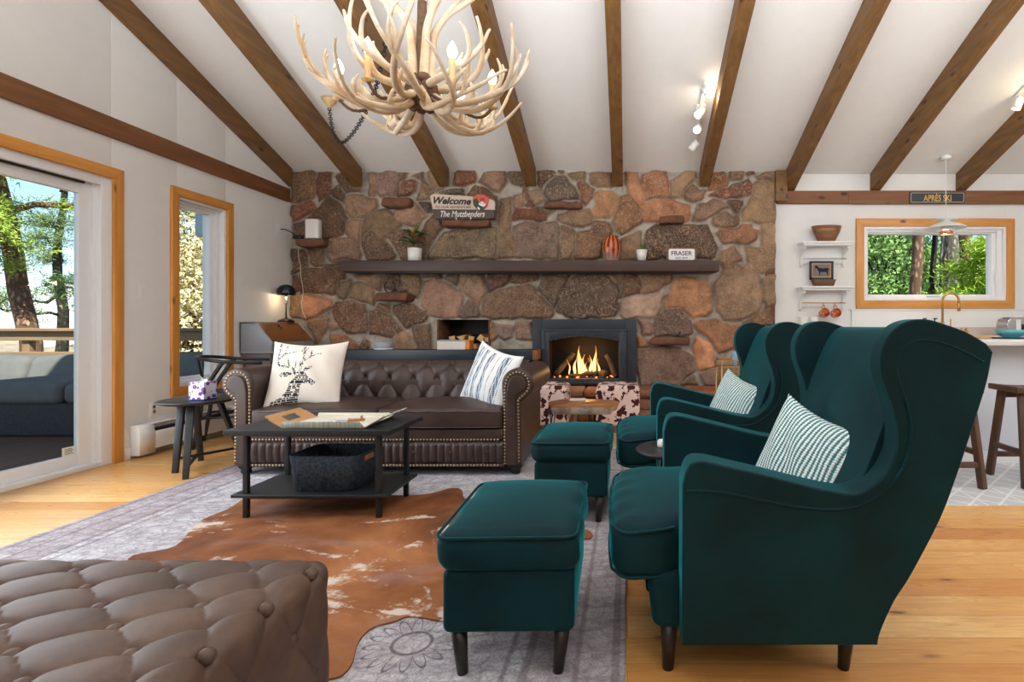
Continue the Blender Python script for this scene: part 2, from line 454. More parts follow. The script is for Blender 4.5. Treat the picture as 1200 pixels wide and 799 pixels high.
def tilem():
    m, t = mk('patterned_white_tile', lin(206,206,206), .35); v = t.geo(); xyz = t.sep(v)
    def lines(expr, per, w):
        fr = t.math('FRACT', t.math('MULTIPLY', expr, 1/per)); return t.step(t.math('ABSOLUTE', t.math('SUBTRACT', fr, .5)), w*1.4, w)
    a = lines(t.math('ADD', xyz[0], xyz[1]), .17, .05); b = lines(t.math('SUBTRACT', xyz[0], xyz[1]), .17, .05)
    h = lines(xyz[0], .24, .02)
    f = t.math('MAXIMUM', t.math('MAXIMUM', a, b), h)
    t.color(t.mix(f, lin(196,196,197), lin(226,226,226))); return m
M['tile'] = tilem()
def glassm():
    m = bpy.data.materials.new('clear_window_glass'); m.use_nodes = True; n = m.node_tree.nodes; l = m.node_tree.links
    for x in list(n): n.remove(x)
    o = n.new('ShaderNodeOutputMaterial'); mx = n.new('ShaderNodeMixShader'); tr = n.new('ShaderNodeBsdfTransparent'); gl = n.new('ShaderNodeBsdfGlossy')
    tr.inputs[0].default_value = (.93,.96,.95,1); gl.inputs['Roughness'].default_value = .02
    lw = n.new('ShaderNodeLayerWeight'); lw.inputs[0].default_value = .12
    mp = n.new('ShaderNodeMath'); mp.operation = 'MULTIPLY'; mp.inputs[1].default_value = .35
    l.new(lw.outputs['Fresnel'], mp.inputs[0]); l.new(mp.outputs[0], mx.inputs[0]); l.new(tr.outputs[0], mx.inputs[1]); l.new(gl.outputs[0], mx.inputs[2]); l.new(mx.outputs[0], o.inputs[0])
    return m
M['glass'] = glassm()
def stonem():
    m, t = mk('fieldstone_and_mortar', lin(120,96,78), .85, spec=.25)
    a = t.new('VertexColor', layer_name='stone'); st_ = t.new('VertexColor', layer_name='isstone'); v = t.geo()
    n = t.noise(v, 7, 6, .7, .3); n2 = t.noise(v, 3.0, 4, .6)
    c = t.mix(1, a.outputs[0], t.ramp(n, [(.28, (.5,.47,.46)), (.5, (1,1,1)), (.72, (1.5,1.44,1.34))]), 'MULTIPLY')
    c = t.mix(t.math('MULTIPLY', t.math('MULTIPLY', t.step(n2, .5, .66), st_.outputs[0]), .55), c, lin(66,52,48))
    lich = t.noise(v, 30, 5, .75, .6); patch = t.noise(v, 4.5, 3)
    lf = t.math('MULTIPLY', t.step(lich, .52, .60), t.step(patch, .36, .55))
    c = t.mix(t.math('MULTIPLY', t.math('MULTIPLY', lf, st_.outputs[0]), .6), c, lin(190,158,124))
    fl = t.noise(v, 75, 3, .7); 
    c = t.mix(t.math('MULTIPLY', t.math('MULTIPLY', t.step(fl, .53, .63), st_.outputs[0]), .6), c, lin(196,170,138))
    t.color(c); t.bump(t.math('ADD', n, t.math('MULTIPLY', lich, .6)), .55, .02); return m
M['stone'] = stonem()
M['ledge'] = plain('ledge_stone', lin(112,74,54), .85, var=.35, scale=14, bump=.5, bscale=40)
M['hearth'] = plain('hearth_stone', lin(134,92,72), .8, var=.35, scale=7, bump=.5, bscale=30)
M['hearthb'] = plain('orange_hearth_stone', lin(150,88,54), .8, var=.35, scale=7, bump=.5, bscale=30)
M['mortar'] = plain('grey_mortar', lin(150,140,128), .95, var=.1, bump=.4, bscale=60)
# ------------------------------------------------------------ the room
XL, YB = -3.80, 6.06                       # left wall, stone wall
zc = lambda y: 4.942-.36*y                 # underside of the sloping ceiling
def sbox(mb, lo, hi, mi=0): return mb.box(lo, hi, .0015, mi)
m = MB()
for lo, hi in (((-3.95,-3.5,0),(XL,2.0,5)), ((-3.95,2.0,2.10),(XL,3.96,5)), ((-3.95,3.96,0),(XL,4.54,5)), ((-3.95,4.54,0),(XL,5.09,.50)), ((-3.95,4.54,2.11),(XL,5.09,5)), ((-3.95,5.09,0),(XL,6.8,5))):
    sbox(m, lo, hi)
obj('wall_left', m, M['wall'], None, 'structure')
m = MB()
for lo, hi in (((1.66,6.12,0),(2.69,6.32,3)), ((4.31,6.12,0),(6.0,6.32,3)), ((2.69,6.12,0),(4.31,6.32,1.30)), ((2.69,6.12,2.14),(4.31,6.32,3))): sbox(m, lo, hi)
obj('wall_kitchen', m, M['wall'], None, 'structure')
m = MB(); sbox(m, (6.0,-3.5,0), (6.15,6.4,5)); obj('wall_right', m, M['wall'], None, 'structure')
m = MB(); sbox(m, (-3.95,-3.65,0), (6.15,-3.5,5)); obj('wall_front', m, M['wall'], None, 'structure')
m = MB(); sbox(m, (-3.95,-3.6,-.12), (6.1,6.7,0)); obj('floor', m, M['floor'], None, 'structure')
m = MB(); sbox(m, (1.5,3.04,-.02), (6.0,6.12,.004)); obj('floor_kitchen', m, M['tile'], None, 'structure')
m = MB(); m.prism([(.6,zc(.6)),(6.95,zc(6.95)),(6.95,zc(6.95)+.2),(.6,zc(.6)+.2)], 0, -4.3, 6.3, sm=False)
m.prism([(-3.7,3.2),(.6,zc(.6)),(.6,zc(.6)+.2),(-3.7,3.4)], 0, -4.3, 6.3, sm=False)
obj('ceiling', m, M['ceil'], None, 'structure')
# rafters, each one beam
for k, X in enumerate([-3.78]+[-.106+.975*i for i in range(-3, 6)]):
    w = .04 if k == 0 else .058
    m = MB(); dx = Vector((0,1,-.36)).normalized()
    y0, y1 = .6, (6.03 if X < 1.6 else 6.12)
    poly = [(y0,zc(y0)+.03),(y1,zc(y1)+.03),(y1,zc(y1)-.195),(y0,zc(y0)-.195)]
    if k == 0: m.prism(poly, 0, XL-.01, XL+.045, .004, 1)
    else: m.prism(poly, 0, X-w, X+w, .006, 1)
    obj('trim_%d' % (k+1), m, M['beam'], None, 'structure', wn=True)
m = MB(); m.box((XL-.01,-3.4,2.398), (XL+.03,6.02,2.545), .005); obj('trim_11', m, M['beamy'], None, 'structure')
m = MB(); m.box((1.70,6.075,2.395), (6.0,6.13,2.54), .004); m.box((2.50,6.068,2.39), (6.0,6.08,2.54), .003); obj('trim_12', m, M['beamx'], None, 'structure')
m = MB(); m.box((1.66,6.0,2.41), (1.79,6.13,2.75), .004); obj('trim_13', m, M['beam'], None, 'structure')
m = MB(); sbox(m, (XL,-3.4,0), (XL+.015,2.0,.09)); sbox(m, (XL,4.04,0), (XL+.015,4.10,.09)); obj('baseboard_left', m, M['white'], None, 'structure')

# ------------------------------------------------------------ stone wall, laid out stone by stone
def loc8(ox, oy, sc, L): return [(c, [(ox+x/sc, oy+y/sc) for x, y in P]) for c, P in L]
S8 = 7.987
stones = []
stones += loc8(335,190,S8,[
 ('b',[(50,100),(260,90),(270,140),(265,300),(230,350),(60,390)]), ('r',[(300,110),(430,100),(420,290),(340,340),(290,360),(275,250)]),
 ('b',[(480,150),(500,100),(600,100),(710,230),(700,285),(560,280),(490,200)]), ('b',[(430,270),(490,230),(535,290),(530,370),(430,310)]),
 ('t',[(560,320),(620,310),(850,340),(860,420),(740,480),(610,530),(580,450),(535,370)]), ('r',[(70,420),(240,360),(270,440),(200,490),(60,560),(50,500)]),
 ('b',[(230,510),(290,430),(390,310),(500,390),(560,460),(580,530),(520,660),(480,695),(340,710),(200,700),(200,540)]), ('b',[(60,590),(185,550),(190,690),(70,700)]),
 ('t',[(780,100),(855,100),(855,200),(825,310),(780,310)]), ('p',[(875,95),(1000,85),(1060,170),(1055,250),(1030,315),(880,315),(845,260),(875,170)]),
 ('t',[(1035,95),(1140,90),(1120,140),(1060,165)]), ('t',[(740,500),(930,430),(1000,480),(1080,590),(1050,640),(910,720),(850,680),(730,640),(715,590)]),
 ('t',[(560,590),(620,540),(705,530),(700,650),(700,770),(640,720),(550,650)]), ('b',[(950,705),(1090,635),(1200,680),(1160,900),(1080,910),(1040,800)])])
stones += loc8(335,280,S8,[
 ('t',[(385,20),(420,-15),(590,-25),(690,50),(720,130),(690,185),(590,182),(440,205),(395,190)]), ('b',[(722,-90),(760,-100),(900,0),(990,80),(1030,160),(1010,195),(770,200),(750,150),(725,50)]),
 ('b',[(45,80),(140,90),(200,150),(215,240),(130,300),(60,330)]), ('b',[(210,95),(350,90),(350,230),(290,255),(240,220)]),
 ('b',[(150,290),(230,275),(330,275),(370,232),(490,215),(510,280),(570,310),(560,350),(490,370),(475,500),(420,515),(120,510),(140,370)]),
 ('g',[(490,390),(600,380),(610,420),(580,540),(550,555),(490,520)]), ('t',[(625,410),(700,405),(820,430),(830,590),(810,620),(720,580),(610,555)]),
 ('t',[(600,330),(930,325),(920,380),(890,490),(850,480),(820,405),(660,360)]), ('b',[(945,330),(1060,320),(1070,370),(1050,420),(1030,470),(930,470),(920,430)]),
 ('o',[(150,545),(200,535),(430,560),(440,630),(330,690),(190,740),(160,740)]), ('t',[(35,540),(95,515),(130,560),(140,730),(30,735)]),
 ('b',[(430,680),(470,590),(560,575),(730,615),(750,680),(765,790),(740,880),(560,880),(450,760)]), ('t',[(200,760),(330,715),(400,740),(415,800),(380,880),(300,960),(220,830)]),
 ('t',[(840,640),(880,610),(965,615),(960,680),(900,665)]), ('b',[(780,675),(830,660),(930,700),(1000,760),(1110,850),(1000,920),(780,890)]),
 ('o',[(430,900),(560,900),(640,960),(700,1060),(400,1080)]), ('b',[(70,350),(110,340),(130,400),(110,480),(40,510)])])
stones += loc8(475,300,S8,[
 ('b',[(80,460),(110,480),(200,505),(205,560),(150,620),(20,660),(-60,600),(-120,520),(-110,460),(-20,450)]), ('t',[(-60,200),(-20,170),(90,165),(135,200),(145,330),(105,385),(60,360),(20,325),(-60,325)]),
 ('b',[(170,160),(330,150),(345,200),(310,215),(170,200)]), ('t',[(370,210),(400,165),(490,160),(495,230),(470,280)]),
 ('t',[(160,230),(320,230),(420,285),(535,370),(528,440),(458,565),(350,572),(232,560),(205,490),(142,450),(150,390),(190,370)]), ('t',[(510,160),(690,155),(740,240),(765,350),(700,440),(680,468),(605,370),(500,310)]),
 ('p',[(465,555),(600,395),(690,490),(700,540),(670,580),(540,580)]), ('b',[(750,170),(1000,155),(970,240),(900,280),(790,350),(780,300)]),
 ('p',[(850,640),(1000,640),(1000,760),(930,790),(850,740)]), ('p',[(1025,620),(1190,615),(1190,780),(1045,770)]), ('o',[(790,620),(820,620),(830,760),(792,780)]),
 ('b',[(60,670),(230,635),(250,790),(250,930),(130,930),(80,780)]), ('t',[(-130,730),(0,690),(60,780),(120,930),(-130,930)])])
stones += loc8(615,300,S8,[
 ('b',[(-100,160),(120,160),(140,200),(80,240),(-50,270),(-140,250)]), ('t',[(-400,570),(-400,440),(-360,390),(-220,300),(-60,292),(40,272),(80,300),(160,385),(270,475),(272,520),(220,578),(100,575),(0,578)]),
 ('d',[(150,180),(280,165),(380,190),(360,290),(275,470),(220,400),(130,300)]), ('d',[(400,230),(520,170),(700,165),(800,200),(880,260),(880,340),(850,560),(700,580),(450,580),(370,570),(300,500),(330,370)]),
 ('t',[(790,185),(920,170),(900,240),(870,250)]), ('b',[(930,250),(980,160),(1040,165),(1080,290),(1080,345),(900,400),(920,300)]),
 ('t',[(1065,165),(1390,160),(1380,240),(1240,320),(1090,350)]), ('w',[(890,440),(930,402),(1060,372),(1180,370),(1300,345),(1320,370),(1280,480),(1230,575),(1130,590),(960,575),(900,560)])])
stones += loc8(740,290,4.206,[
 ('o',[(215,155),(250,145),(380,165),(395,230),(395,310),(370,335),(300,345),(270,305),(172,300),(182,220)]), ('t',[(410,200),(450,120),(520,80),(590,80),(640,150),(648,230),(620,310),(550,358),(470,350),(420,310)]),
 ('p',[(130,320),(180,308),(250,312),(290,360),(300,420),(220,440),(120,438),(115,380)]), ('o',[(310,370),(370,352),(540,378),(540,430),(500,490),(440,520),(400,460),(340,420)]),
 ('p',[(40,360),(108,375),(100,430),(60,430)]), ('o',[(30,425),(60,445),(80,480),(30,492)]), ('p',[(30,505),(100,492),(240,492),(300,530),(312,610),(230,680),(40,680)]),
 ('o',[(302,490),(320,450),(390,470),(420,540),(420,580),(330,610),(320,550)]), ('p',[(335,625),(420,592),(425,680),(370,680)]), ('p',[(240,672),(310,632),(335,680)]),
 ('o',[(555,375),(620,325),(685,300),(700,380),(620,385)]), ('t',[(652,260),(657,150),(708,132),(708,272),(680,288)]), ('t',[(440,20),(500,0),(545,60),(460,110),(435,70)]), ('t',[(440,580),(520,520),(700,400),(705,680),(440,680)])])
stones += loc8(760,190,S8,[
 ('o',[(-80,200),(-50,110),(60,80),(170,90),(190,170),(205,335),(-20,340),(-60,260)]), ('t',[(215,180),(340,80),(430,90),(430,150),(340,250),(310,330),(230,330)]), ('t',[(335,310),(400,215),(470,270),(540,270),(490,350),(420,378),(350,350)]),
 ('r',[(590,95),(700,100),(750,180),(740,225),(560,270),(570,190)]), ('t',[(760,90),(890,85),(880,140),(770,165)]), ('b',[(920,100),(990,85),(1000,115),(950,135)]), ('t',[(1010,140),(1080,90),(1185,85),(1185,168),(1030,168)]),
 ('r',[(790,215),(940,160),(955,220),(948,310),(830,330),(700,340),(570,315),(650,265),(750,245)]), ('t',[(970,300),(970,210),(1000,190),(1190,185),(1190,550),(1040,568),(890,560),(900,450)]),
 ('o',[(0,370),(110,355),(290,370),(382,410),(388,490),(350,560),(90,560),(60,570),(-60,560),(-90,450),(-80,372)]), ('t',[(400,550),(440,430),(500,388),(600,352),(690,360),(760,420),(620,490),(540,540)]),
 ('b',[(740,360),(868,360),(862,460),(810,470)]), ('t',[(612,520),(740,472),(800,500),(810,600),(760,620),(640,610),(612,580)]), ('t',[(812,490),(855,472),(855,580),(822,605)]),
 ('o',[(640,680),(680,640),(840,632),(890,592),(970,590),(1020,650),(1000,730),(930,770),(700,750)]), ('t',[(1050,582),(1170,577),(1190,790),(1050,780)]),
 ('k',[(-20,640),(20,612),(60,592),(560,590),(600,700),(640,860),(600,900),(-40,910),(-40,780)]), ('t',[(920,800),(1190,800),(1190,1000),(1060,1030),(940,960)])])
stones += loc8(615,190,S8,[
 ('b',[(110,80),(265,80),(260,130),(130,230),(110,180)]), ('b',[(280,75),(380,75),(340,118)]), ('t',[(390,120),(450,95),(552,95),(560,170),(500,178)]), ('t',[(610,110),(650,95),(800,95),(800,235),(690,230),(615,170)]),
 ('d',[(190,230),(280,145),(370,140),(480,240),(500,340),(220,358),(180,300)]), ('t',[(50,260),(140,250),(190,350),(110,410)]), ('o',[(502,192),(560,190),(650,240),(630,330),(580,388),(520,350)]),
 ('o',[(652,330),(680,268),(830,272),(885,302),(860,420),(810,510),(650,520),(640,440),(680,400)]), ('o',[(900,320),(960,282),(1100,425),(1128,550),(900,680),(842,640),(840,500)]),
 ('o',[(930,90),(1040,100),(1060,180),(1130,300),(1110,405),(955,260)]), ('t',[(320,500),(400,462),(600,430),(638,500),(620,580),(550,605),(400,580),(305,540)]),
 ('r',[(0,430),(70,430),(200,500),(190,540),(0,545),(-120,540),(-90,440)]), ('g',[(70,422),(130,425),(290,465),(220,500)]), ('w',[(0,570),(300,562),(310,640),(300,900),(-100,900),(-100,600)]),
 ('t',[(332,595),(480,635),(460,780),(440,900),(330,900)]), ('o',[(500,652),(600,650),(660,552),(800,562),(810,660),(720,780),(700,900),(472,900)]), ('t',[(900,720),(1080,652),(1095,780),(1080,900),(880,900)]), ('b',[(-10,170),(40,250),(100,405),(60,418),(0,400),(-20,280)])])
stones += loc8(475,190,S8,[
 ('r',[(-10,172),(60,160),(110,190),(90,260),(20,318),(-65,318),(-50,260)]), ('t',[(-85,470),(70,385),(100,395),(208,500),(150,560),(90,598),(-60,570),(-100,510)]),
 ('t',[(60,120),(170,85),(180,140),(120,150)]), ('t',[(220,90),(280,90),(350,230),(280,280),(232,200)]), ('r',[(440,210),(460,100),(500,80),(650,85),(660,170),(600,200),(520,225)]),
 ('t',[(692,170),(730,90),(920,85),(940,180),(890,270),(800,240)]), ('b',[(950,140),(960,90),(1110,90),(1140,220),(1070,240),(992,200)]), ('g',[(310,290),(400,250),(540,255),(555,300),(450,305)]),
 ('b',[(590,290),(660,202),(740,242),(865,310),(850,515),(780,520),(600,500)]), ('t',[(110,330),(160,160),(220,230),(250,290),(230,350),(110,360)]), ('d',[(130,380),(220,380),(260,470),(200,460)]),
 ('b',[(172,600),(260,505),(330,530),(350,618),(240,715),(200,800),(180,900),(100,900),(92,700)]), ('k2',[(245,780),(360,662),(440,622),(840,598),(848,640),(848,895),(200,895)]),
 ('t',[(890,340),(980,340),(990,600),(1035,890),(872,890),(862,620)]), ('t',[(1000,330),(1150,255),(1195,400),(1110,400),(1022,478)])])
# the niche and the fire insert leave holes
NX0, NX1, NZ0, NZ1 = -2.144, -1.548, .52, 1.085
FX0, FX1, FZ0, FZ1 = -1.03, .08, .33, 1.06
def to_w(P): return [((x-VX)/104.0, H-(y-VY)/104.0) for x, y in P]
polys = [(c, np.array(to_w(P))) for c, P in stones]
gx0, gx1, gz0, gz1, st = -3.80, 1.675, .30, 2.80, .0115
nx = int((gx1-gx0)/st)+1; nz = int((gz1-gz0)/st)+1
GX, GZ = np.meshgrid(np.linspace(gx0, gx1, nx), np.linspace(gz0, gz1, nz), indexing='ij')
rs = np.random.RandomState(5)
def smooth_noise(sc, seed):
    r = np.random.RandomState(seed); n1 = int(6/sc)+3; n2 = int(3/sc)+3; a = r.rand(n1, n2)
    u = (GX-gx0)/sc; w = (GZ-gz0)/sc; i = u.astype(int); j = w.astype(int); fu = u-i; fw = w-j
    fu = fu*fu*(3-2*fu); fw = fw*fw*(3-2*fw)
    return a[i,j]*(1-fu)*(1-fw)+a[i+1,j]*fu*(1-fw)+a[i,j+1]*(1-fu)*fw+a[i+1,j+1]*fu*fw
WX = GX+(smooth_noise(.10, 1)-.5)*.045; WZ = GZ+(smooth_noise(.10, 2)-.5)*.045
def psdf(P, x, z):
    """distance inside a polygon (positive inside)"""
    n = len(P); d = np.full(x.shape, 1e9); ins = np.zeros(x.shape, bool)
    for i in range(n):
        a = P[i]; b = P[(i+1) % n]; e = b-a; L = (e**2).sum()
        t = np.clip(((x-a[0])*e[0]+(z-a[1])*e[1])/L, 0, 1)
        d = np.minimum(d, np.hypot(x-a[0]-t*e[0], z-a[1]-t*e[1]))
        c = ((a[1] > z) != (b[1] > z)) & (x < (b[0]-a[0])*(z-a[1])/((b[1]-a[1]) or 1e-9)+a[0]); ins ^= c
    return np.where(ins, d, -d)
best = np.full(GX.shape, -1.0); idx = np.full(GX.shape, -1, int)
def lay(P, k):
    s_ = ((GX > P[:,0].min()-.15) & (GX < P[:,0].max()+.15) & (GZ > P[:,1].min()-.15) & (GZ < P[:,1].max()+.15))
    ii = np.where(s_); d = psdf(P, WX[ii], WZ[ii]); up = d > best[ii]
    a = best[ii]; a[up] = d[up]; best[ii] = a; b = idx[ii]; b[up & (d > -.05)] = k; idx[ii] = b
cols = []
for k, (c, P) in enumerate(polys): lay(P, k); cols.append(c)
# small filler stones wherever a wide gap is left
for it in range(400):
    u = rs.randint(6, nx-6); w = rs.randint(6, nz-6); gap = -best[u, w]; x, z = GX[u, w], GZ[u, w]
    if gap < .05: continue
    if NX0-.03 < x < NX1+.03 and NZ0-.03 < z < NZ1+.03: continue
    R = min(gap-.014, .17); n = 9
    P = np.array([(x+R*(1+.22*rs.randn()*.6)*math.cos(2*PI*q/n)*1.1, z+R*(1+.2*rs.randn()*.5)*math.sin(2*PI*q/n)) for q in range(n)])
    polys.append(('t' if rs.rand() < .6 else 'b', P)); cols.append(polys[-1][0]); lay(P, len(polys)-1)
pal = {'b': (104,78,64), 'r': (118,74,58), 't': (140,112,90), 'p': (130,104,94), 'o': (156,110,82), 'g': (112,98,80), 'd': (88,72,66), 'w': (150,126,106), 'k': (84,72,58), 'k2': (104,88,72)}
pc = []
for c in cols:
    b = np.array(pal[c])*(1+.09*rs.randn()) + rs.randn(3)*2
    pc.append([lin(*np.clip(b, 20, 230))[i] for i in range(3)])
pc = np.array(pc); off = rs.rand(len(cols))*.018
ew = .032
prof = np.sqrt(np.clip((best+.014)/ew, 0, 1)); prof = prof*(1.15-.15*prof)
inside = best > -.012
fine = smooth_noise(.035, 3)*.010+smooth_noise(.09, 4)*.016+smooth_noise(.3, 6)*.012
hgt = np.where(inside, prof*(.026+off[idx])+prof*fine, .004*smooth_noise(.03, 7))
# smoother, flatter mortar
CL = np.zeros(GX.shape+(4,), np.float32); CL[..., 3] = 1
mc = np.array(lin(170,160,147)[:3]); CL[..., :3] = mc
f_in = np.clip((best+.014)/.010, 0, 1)[..., None]
CL[..., :3] = CL[..., :3]*(1-f_in)+np.where(idx[..., None] >= 0, pc[np.clip(idx, 0, None)], mc)*f_in
verts = np.stack([GX, YB+.03-hgt, GZ], -1).reshape(-1, 3)
hole = lambda x, z: (NX0 < x < NX1 and NZ0 < z < NZ1) or (FX0 < x < FX1 and z < FZ1)
cx = (GX[:-1,:-1]+st/2); cz = (GZ[:-1,:-1]+st/2)
keep = ~(((cx > NX0) & (cx < NX1) & (cz > NZ0) & (cz < NZ1)) | ((cx > FX0) & (cx < FX1) & (cz < FZ1)))
I, J = np.where(keep)
fa = np.stack([I*nz+J, (I+1)*nz+J, (I+1)*nz+J+1, I*nz+J+1], -1)
me = bpy.data.meshes.new('wall_back'); me.from_pydata(verts.tolist(), [], fa.tolist())
at = me.color_attributes.new('stone', 'FLOAT_COLOR', 'POINT')
a2 = me.color_attributes.new('isstone', 'FLOAT_COLOR', 'POINT')          # stone against mortar
C2 = np.ones_like(CL); C2[..., :3] = f_in*np.where(idx[..., None] >= 0, (.45+.55*rs.rand(len(cols)))[np.clip(idx, 0, None)][..., None], 0); a2.data.foreach_set('color', C2.reshape(-1))
at = me.color_attributes['stone']
at.data.foreach_set('color', CL.reshape(-1))
me.polygons.foreach_set('use_smooth', [True]*len(me.polygons)); me.materials.append(M['stone']); me.update()
wb = bpy.data.objects.new('wall_back', me); COL.objects.link(wb); wb['kind'] = 'structure'
m = MB()
for lo, hi in (((-3.8,6.105,0),(NX0,6.6,3.0)), ((NX1,6.105,0),(FX0,6.6,3.0)), ((FX1,6.105,0),(1.665,6.6,3.0)), ((NX0,6.105,0),(NX1,6.6,NZ0)), ((NX0,6.105,NZ1),(NX1,6.6,3)), ((FX0,6.105,FZ1),(FX1,6.6,3)), ((FX0,6.5,0),(FX1,6.6,FZ1)), ((FX0,6.105,0),(FX1,6.6,.33)), ((NX0,6.45,NZ0),(NX1,6.6,NZ1))): sbox(m, lo, hi)
obj('core', m, M['soot'], wb)
m = MB(); m.box((1.56,6.072,0), (1.672,6.2,2.765), .01); obj('corner_stones', m, M['ledge'], wb)
m = MB(); m.box((NX0,6.05,NZ0), (NX0+.02,6.45,NZ1), .004); m.box((NX1-.015,6.05,NZ0), (NX1,6.45,NZ1), .004); m.box((NX0,6.05,NZ0), (NX1,6.45,NZ0+.02), .004)
obj('niche_lining', m, M['ledge'], wb)
# stones that stick out as little ledges
def rock(lo, hi, seed, r=.03, mi=0, mb=None, amp=.5):
    mb = mb or MB(); q = random.Random(seed); ph = [q.random()*6 for _ in range(6)]
    d = min(hi[i]-lo[i] for i in range(3))
    def f(p):
        return [p[0]+d*.10*amp*2*math.sin(p[1]*17+ph[0]+p[2]*23), p[1]+d*.10*amp*math.sin(p[0]*13+ph[1]+p[2]*19), p[2]+d*.12*amp*math.sin(p[0]*15+ph[2]+p[1]*11)+d*.05*amp*math.sin(p[0]*41+ph[3])]
    return mb.rbox(lo, hi, min(r, d*.45), 3, 6, f, mi)
def ledge(px0, px1, py0, py1, seed, dep=.17):
    x0, z1 = XZ(px0, py0, 5.95); x1, z0 = XZ(px1, py1, 5.95)
    obj('stone_ledge', rock((x0,6.06-dep,z0), (x1,6.10,z1), seed), M['ledge'], wb)
ledge(348,381,280,289,1); ledge(442,480,343,353,2); ledge(446,480,231,242,3,.12); ledge(518,573,257.5,266,4,.15); ledge(762,809,395,404,5,.16); ledge(772,802,252,261,6,.10); ledge(636,680,235,243,7,.09)

# ------------------------------------------------------------ windows and the sliding door
def casing(parent, axis, a0, a1, z0, z1, w, pos, th, mats, sill=True):
    """mitred casing round an opening; axis 0: wall along x at y=pos, 1: wall along y at x=pos"""
    def q(poly):
        mb = MB(); mb.prism(poly, 1 if axis == 0 else 0, pos, pos+th, .004, 1); return mb
    o = [(a0-w,z1+w),(a1+w,z1+w),(a1,z1),(a0,z1)]; obj('casing_head', q(o), mats[0], parent, wn=True)
    lo = z0-w if sill else z0
    obj('casing_side', q([(a0-w,lo),(a0-w,z1+w),(a0,z1),(a0,z0)]), mats[1], parent, wn=True)
    obj('casing_side', q([(a1+w,lo),(a1+w,z1+w),(a1,z1),(a1,z0)]), mats[1], parent, wn=True)
    if sill: obj('casing_sill', q([(a0-w,z0-w),(a1+w,z0-w),(a1,z0),(a0,z0)]), mats[0], parent, wn=True)
def ring4(mb, axis, dep, a, z, w, mi=0, bev=.003):
    """four butt-jointed bars round an opening; w: near side, far side, bottom, top"""
    def bx(a0, a1, z0, z1):
        lo, hi = ((dep[0],a0,z0),(dep[1],a1,z1)) if axis == 0 else ((a0,dep[0],z0),(a1,dep[1],z1))
        mb.box(lo, hi, bev, mi)
    bx(a[0], a[0]+w[0], z[0], z[1]); bx(a[1]-w[1], a[1], z[0], z[1]); bx(a[0]+w[0], a[1]-w[1], z[0], z[0]+w[2]); bx(a[0]+w[0], a[1]-w[1], z[1]-w[3], z[1])
def group_root(name):
    o = bpy.data.objects.new(name, None); COL.objects.link(o); o['kind'] = 'structure'; return o
d1 = group_root('door_1')
casing(d1, 1, 2.0, 3.96, 0, 2.10, .08, XL, .024, (M['piney'], M['pinez']), False)
m = MB()   # outer frame
ring4(m, 0, (-3.95,-3.802), (2.0,3.96), (0,2.10), (.07,.075,.035,.065))
m.box((-3.86,3.86,.03), (-3.835,3.90,2.04), .003)
obj('door_frame', m, M['vinyl'], d1)
m = MB(); m.box((-3.89,2.07,2.022), (-3.83,3.80,2.036), .002); obj('door_track', m, M['black'], d1)
m = MB()
for y0, y1, x in ((2.95,3.86,-3.87), (2.07,3.05,-3.91)):
    ring4(m, 0, (x-.018,x+.018), (y0,y1), (.036,2.03), (.085,.085,.08,.08))
obj('sliding_sash', m, M['vinyl'], d1)
m = MB(); sbox(m, (-3.874,3.03,.11), (-3.866,3.78,1.96)); sbox(m, (-3.914,2.15,.11), (-3.906,2.97,1.96)); obj('pane', m, M['glass'], d1)
m = MB(); m.box((-3.865,3.675,.118), (-3.863,3.768,.178), .0005); 
for i in range(4): m.box((-3.8632,3.69,.13+i*.011), (-3.8622,3.75-.01*(i % 2),.134+i*.011), .0002, 1)
obj('sticker', m, [M['white'], M['iron']], d1)
w1 = group_root('window_1')
casing(w1, 1, 4.54, 5.09, .50, 2.11, .075, XL, .024, (M['piney'], M['pinez']))
m = MB()
for k, (x0, x1, t) in enumerate(((-3.95,-3.80,.022), (-3.95,-3.84,.04), (-3.945,-3.87,.065))):
    ring4(m, 0, (x0+.002*k,x1), (4.54+.001*k,5.09-.001*k), (.50+.001*k,2.11-.001*k), (t,t+.018*k,t,t))
obj('window_frame', m, M['vinyl'], w1)
m = MB(); sbox(m, (-3.915,4.59,.56), (-3.907,5.0,2.05)); obj('pane', m, M['glass'], w1)
w2 = group_root('window_2')
casing(w2, 0, 2.69, 4.31, 1.30, 2.14, .09, 6.096, .024, (M['pinex'], M['pinez']))
m = MB()
for k, (y0, y1, t) in enumerate(((6.11,6.28,.03), (6.14,6.28,.055), (6.17,6.27,.07))):
    rt = t+(.0, .03, .06)[k]
    ring4(m, 1, (y0,y1-.002*k), (2.69+.001*k,4.31-.001*k), (1.30+.001*k,2.14-.001*k), (t,rt,t,t))
m.box((4.21,6.135,1.5), (4.225,6.15,1.62), .004); m.box((3.42,6.12,1.345), (3.56,6.145,1.365), .006)
obj('window_frame', m, M['vinyl'], w2)
m = MB(); sbox(m, (2.75,6.215,1.36), (4.18,6.223,2.08)); obj('pane', m, M['glass'], w2)
m = MB(); m.box((2.55,6.10,.98), (4.5,6.125,1.20), .004); m.box((2.53,6.09,1.19), (4.52,6.125,1.205), .003); obj('trim_14', m, M['white'], None, 'structure')

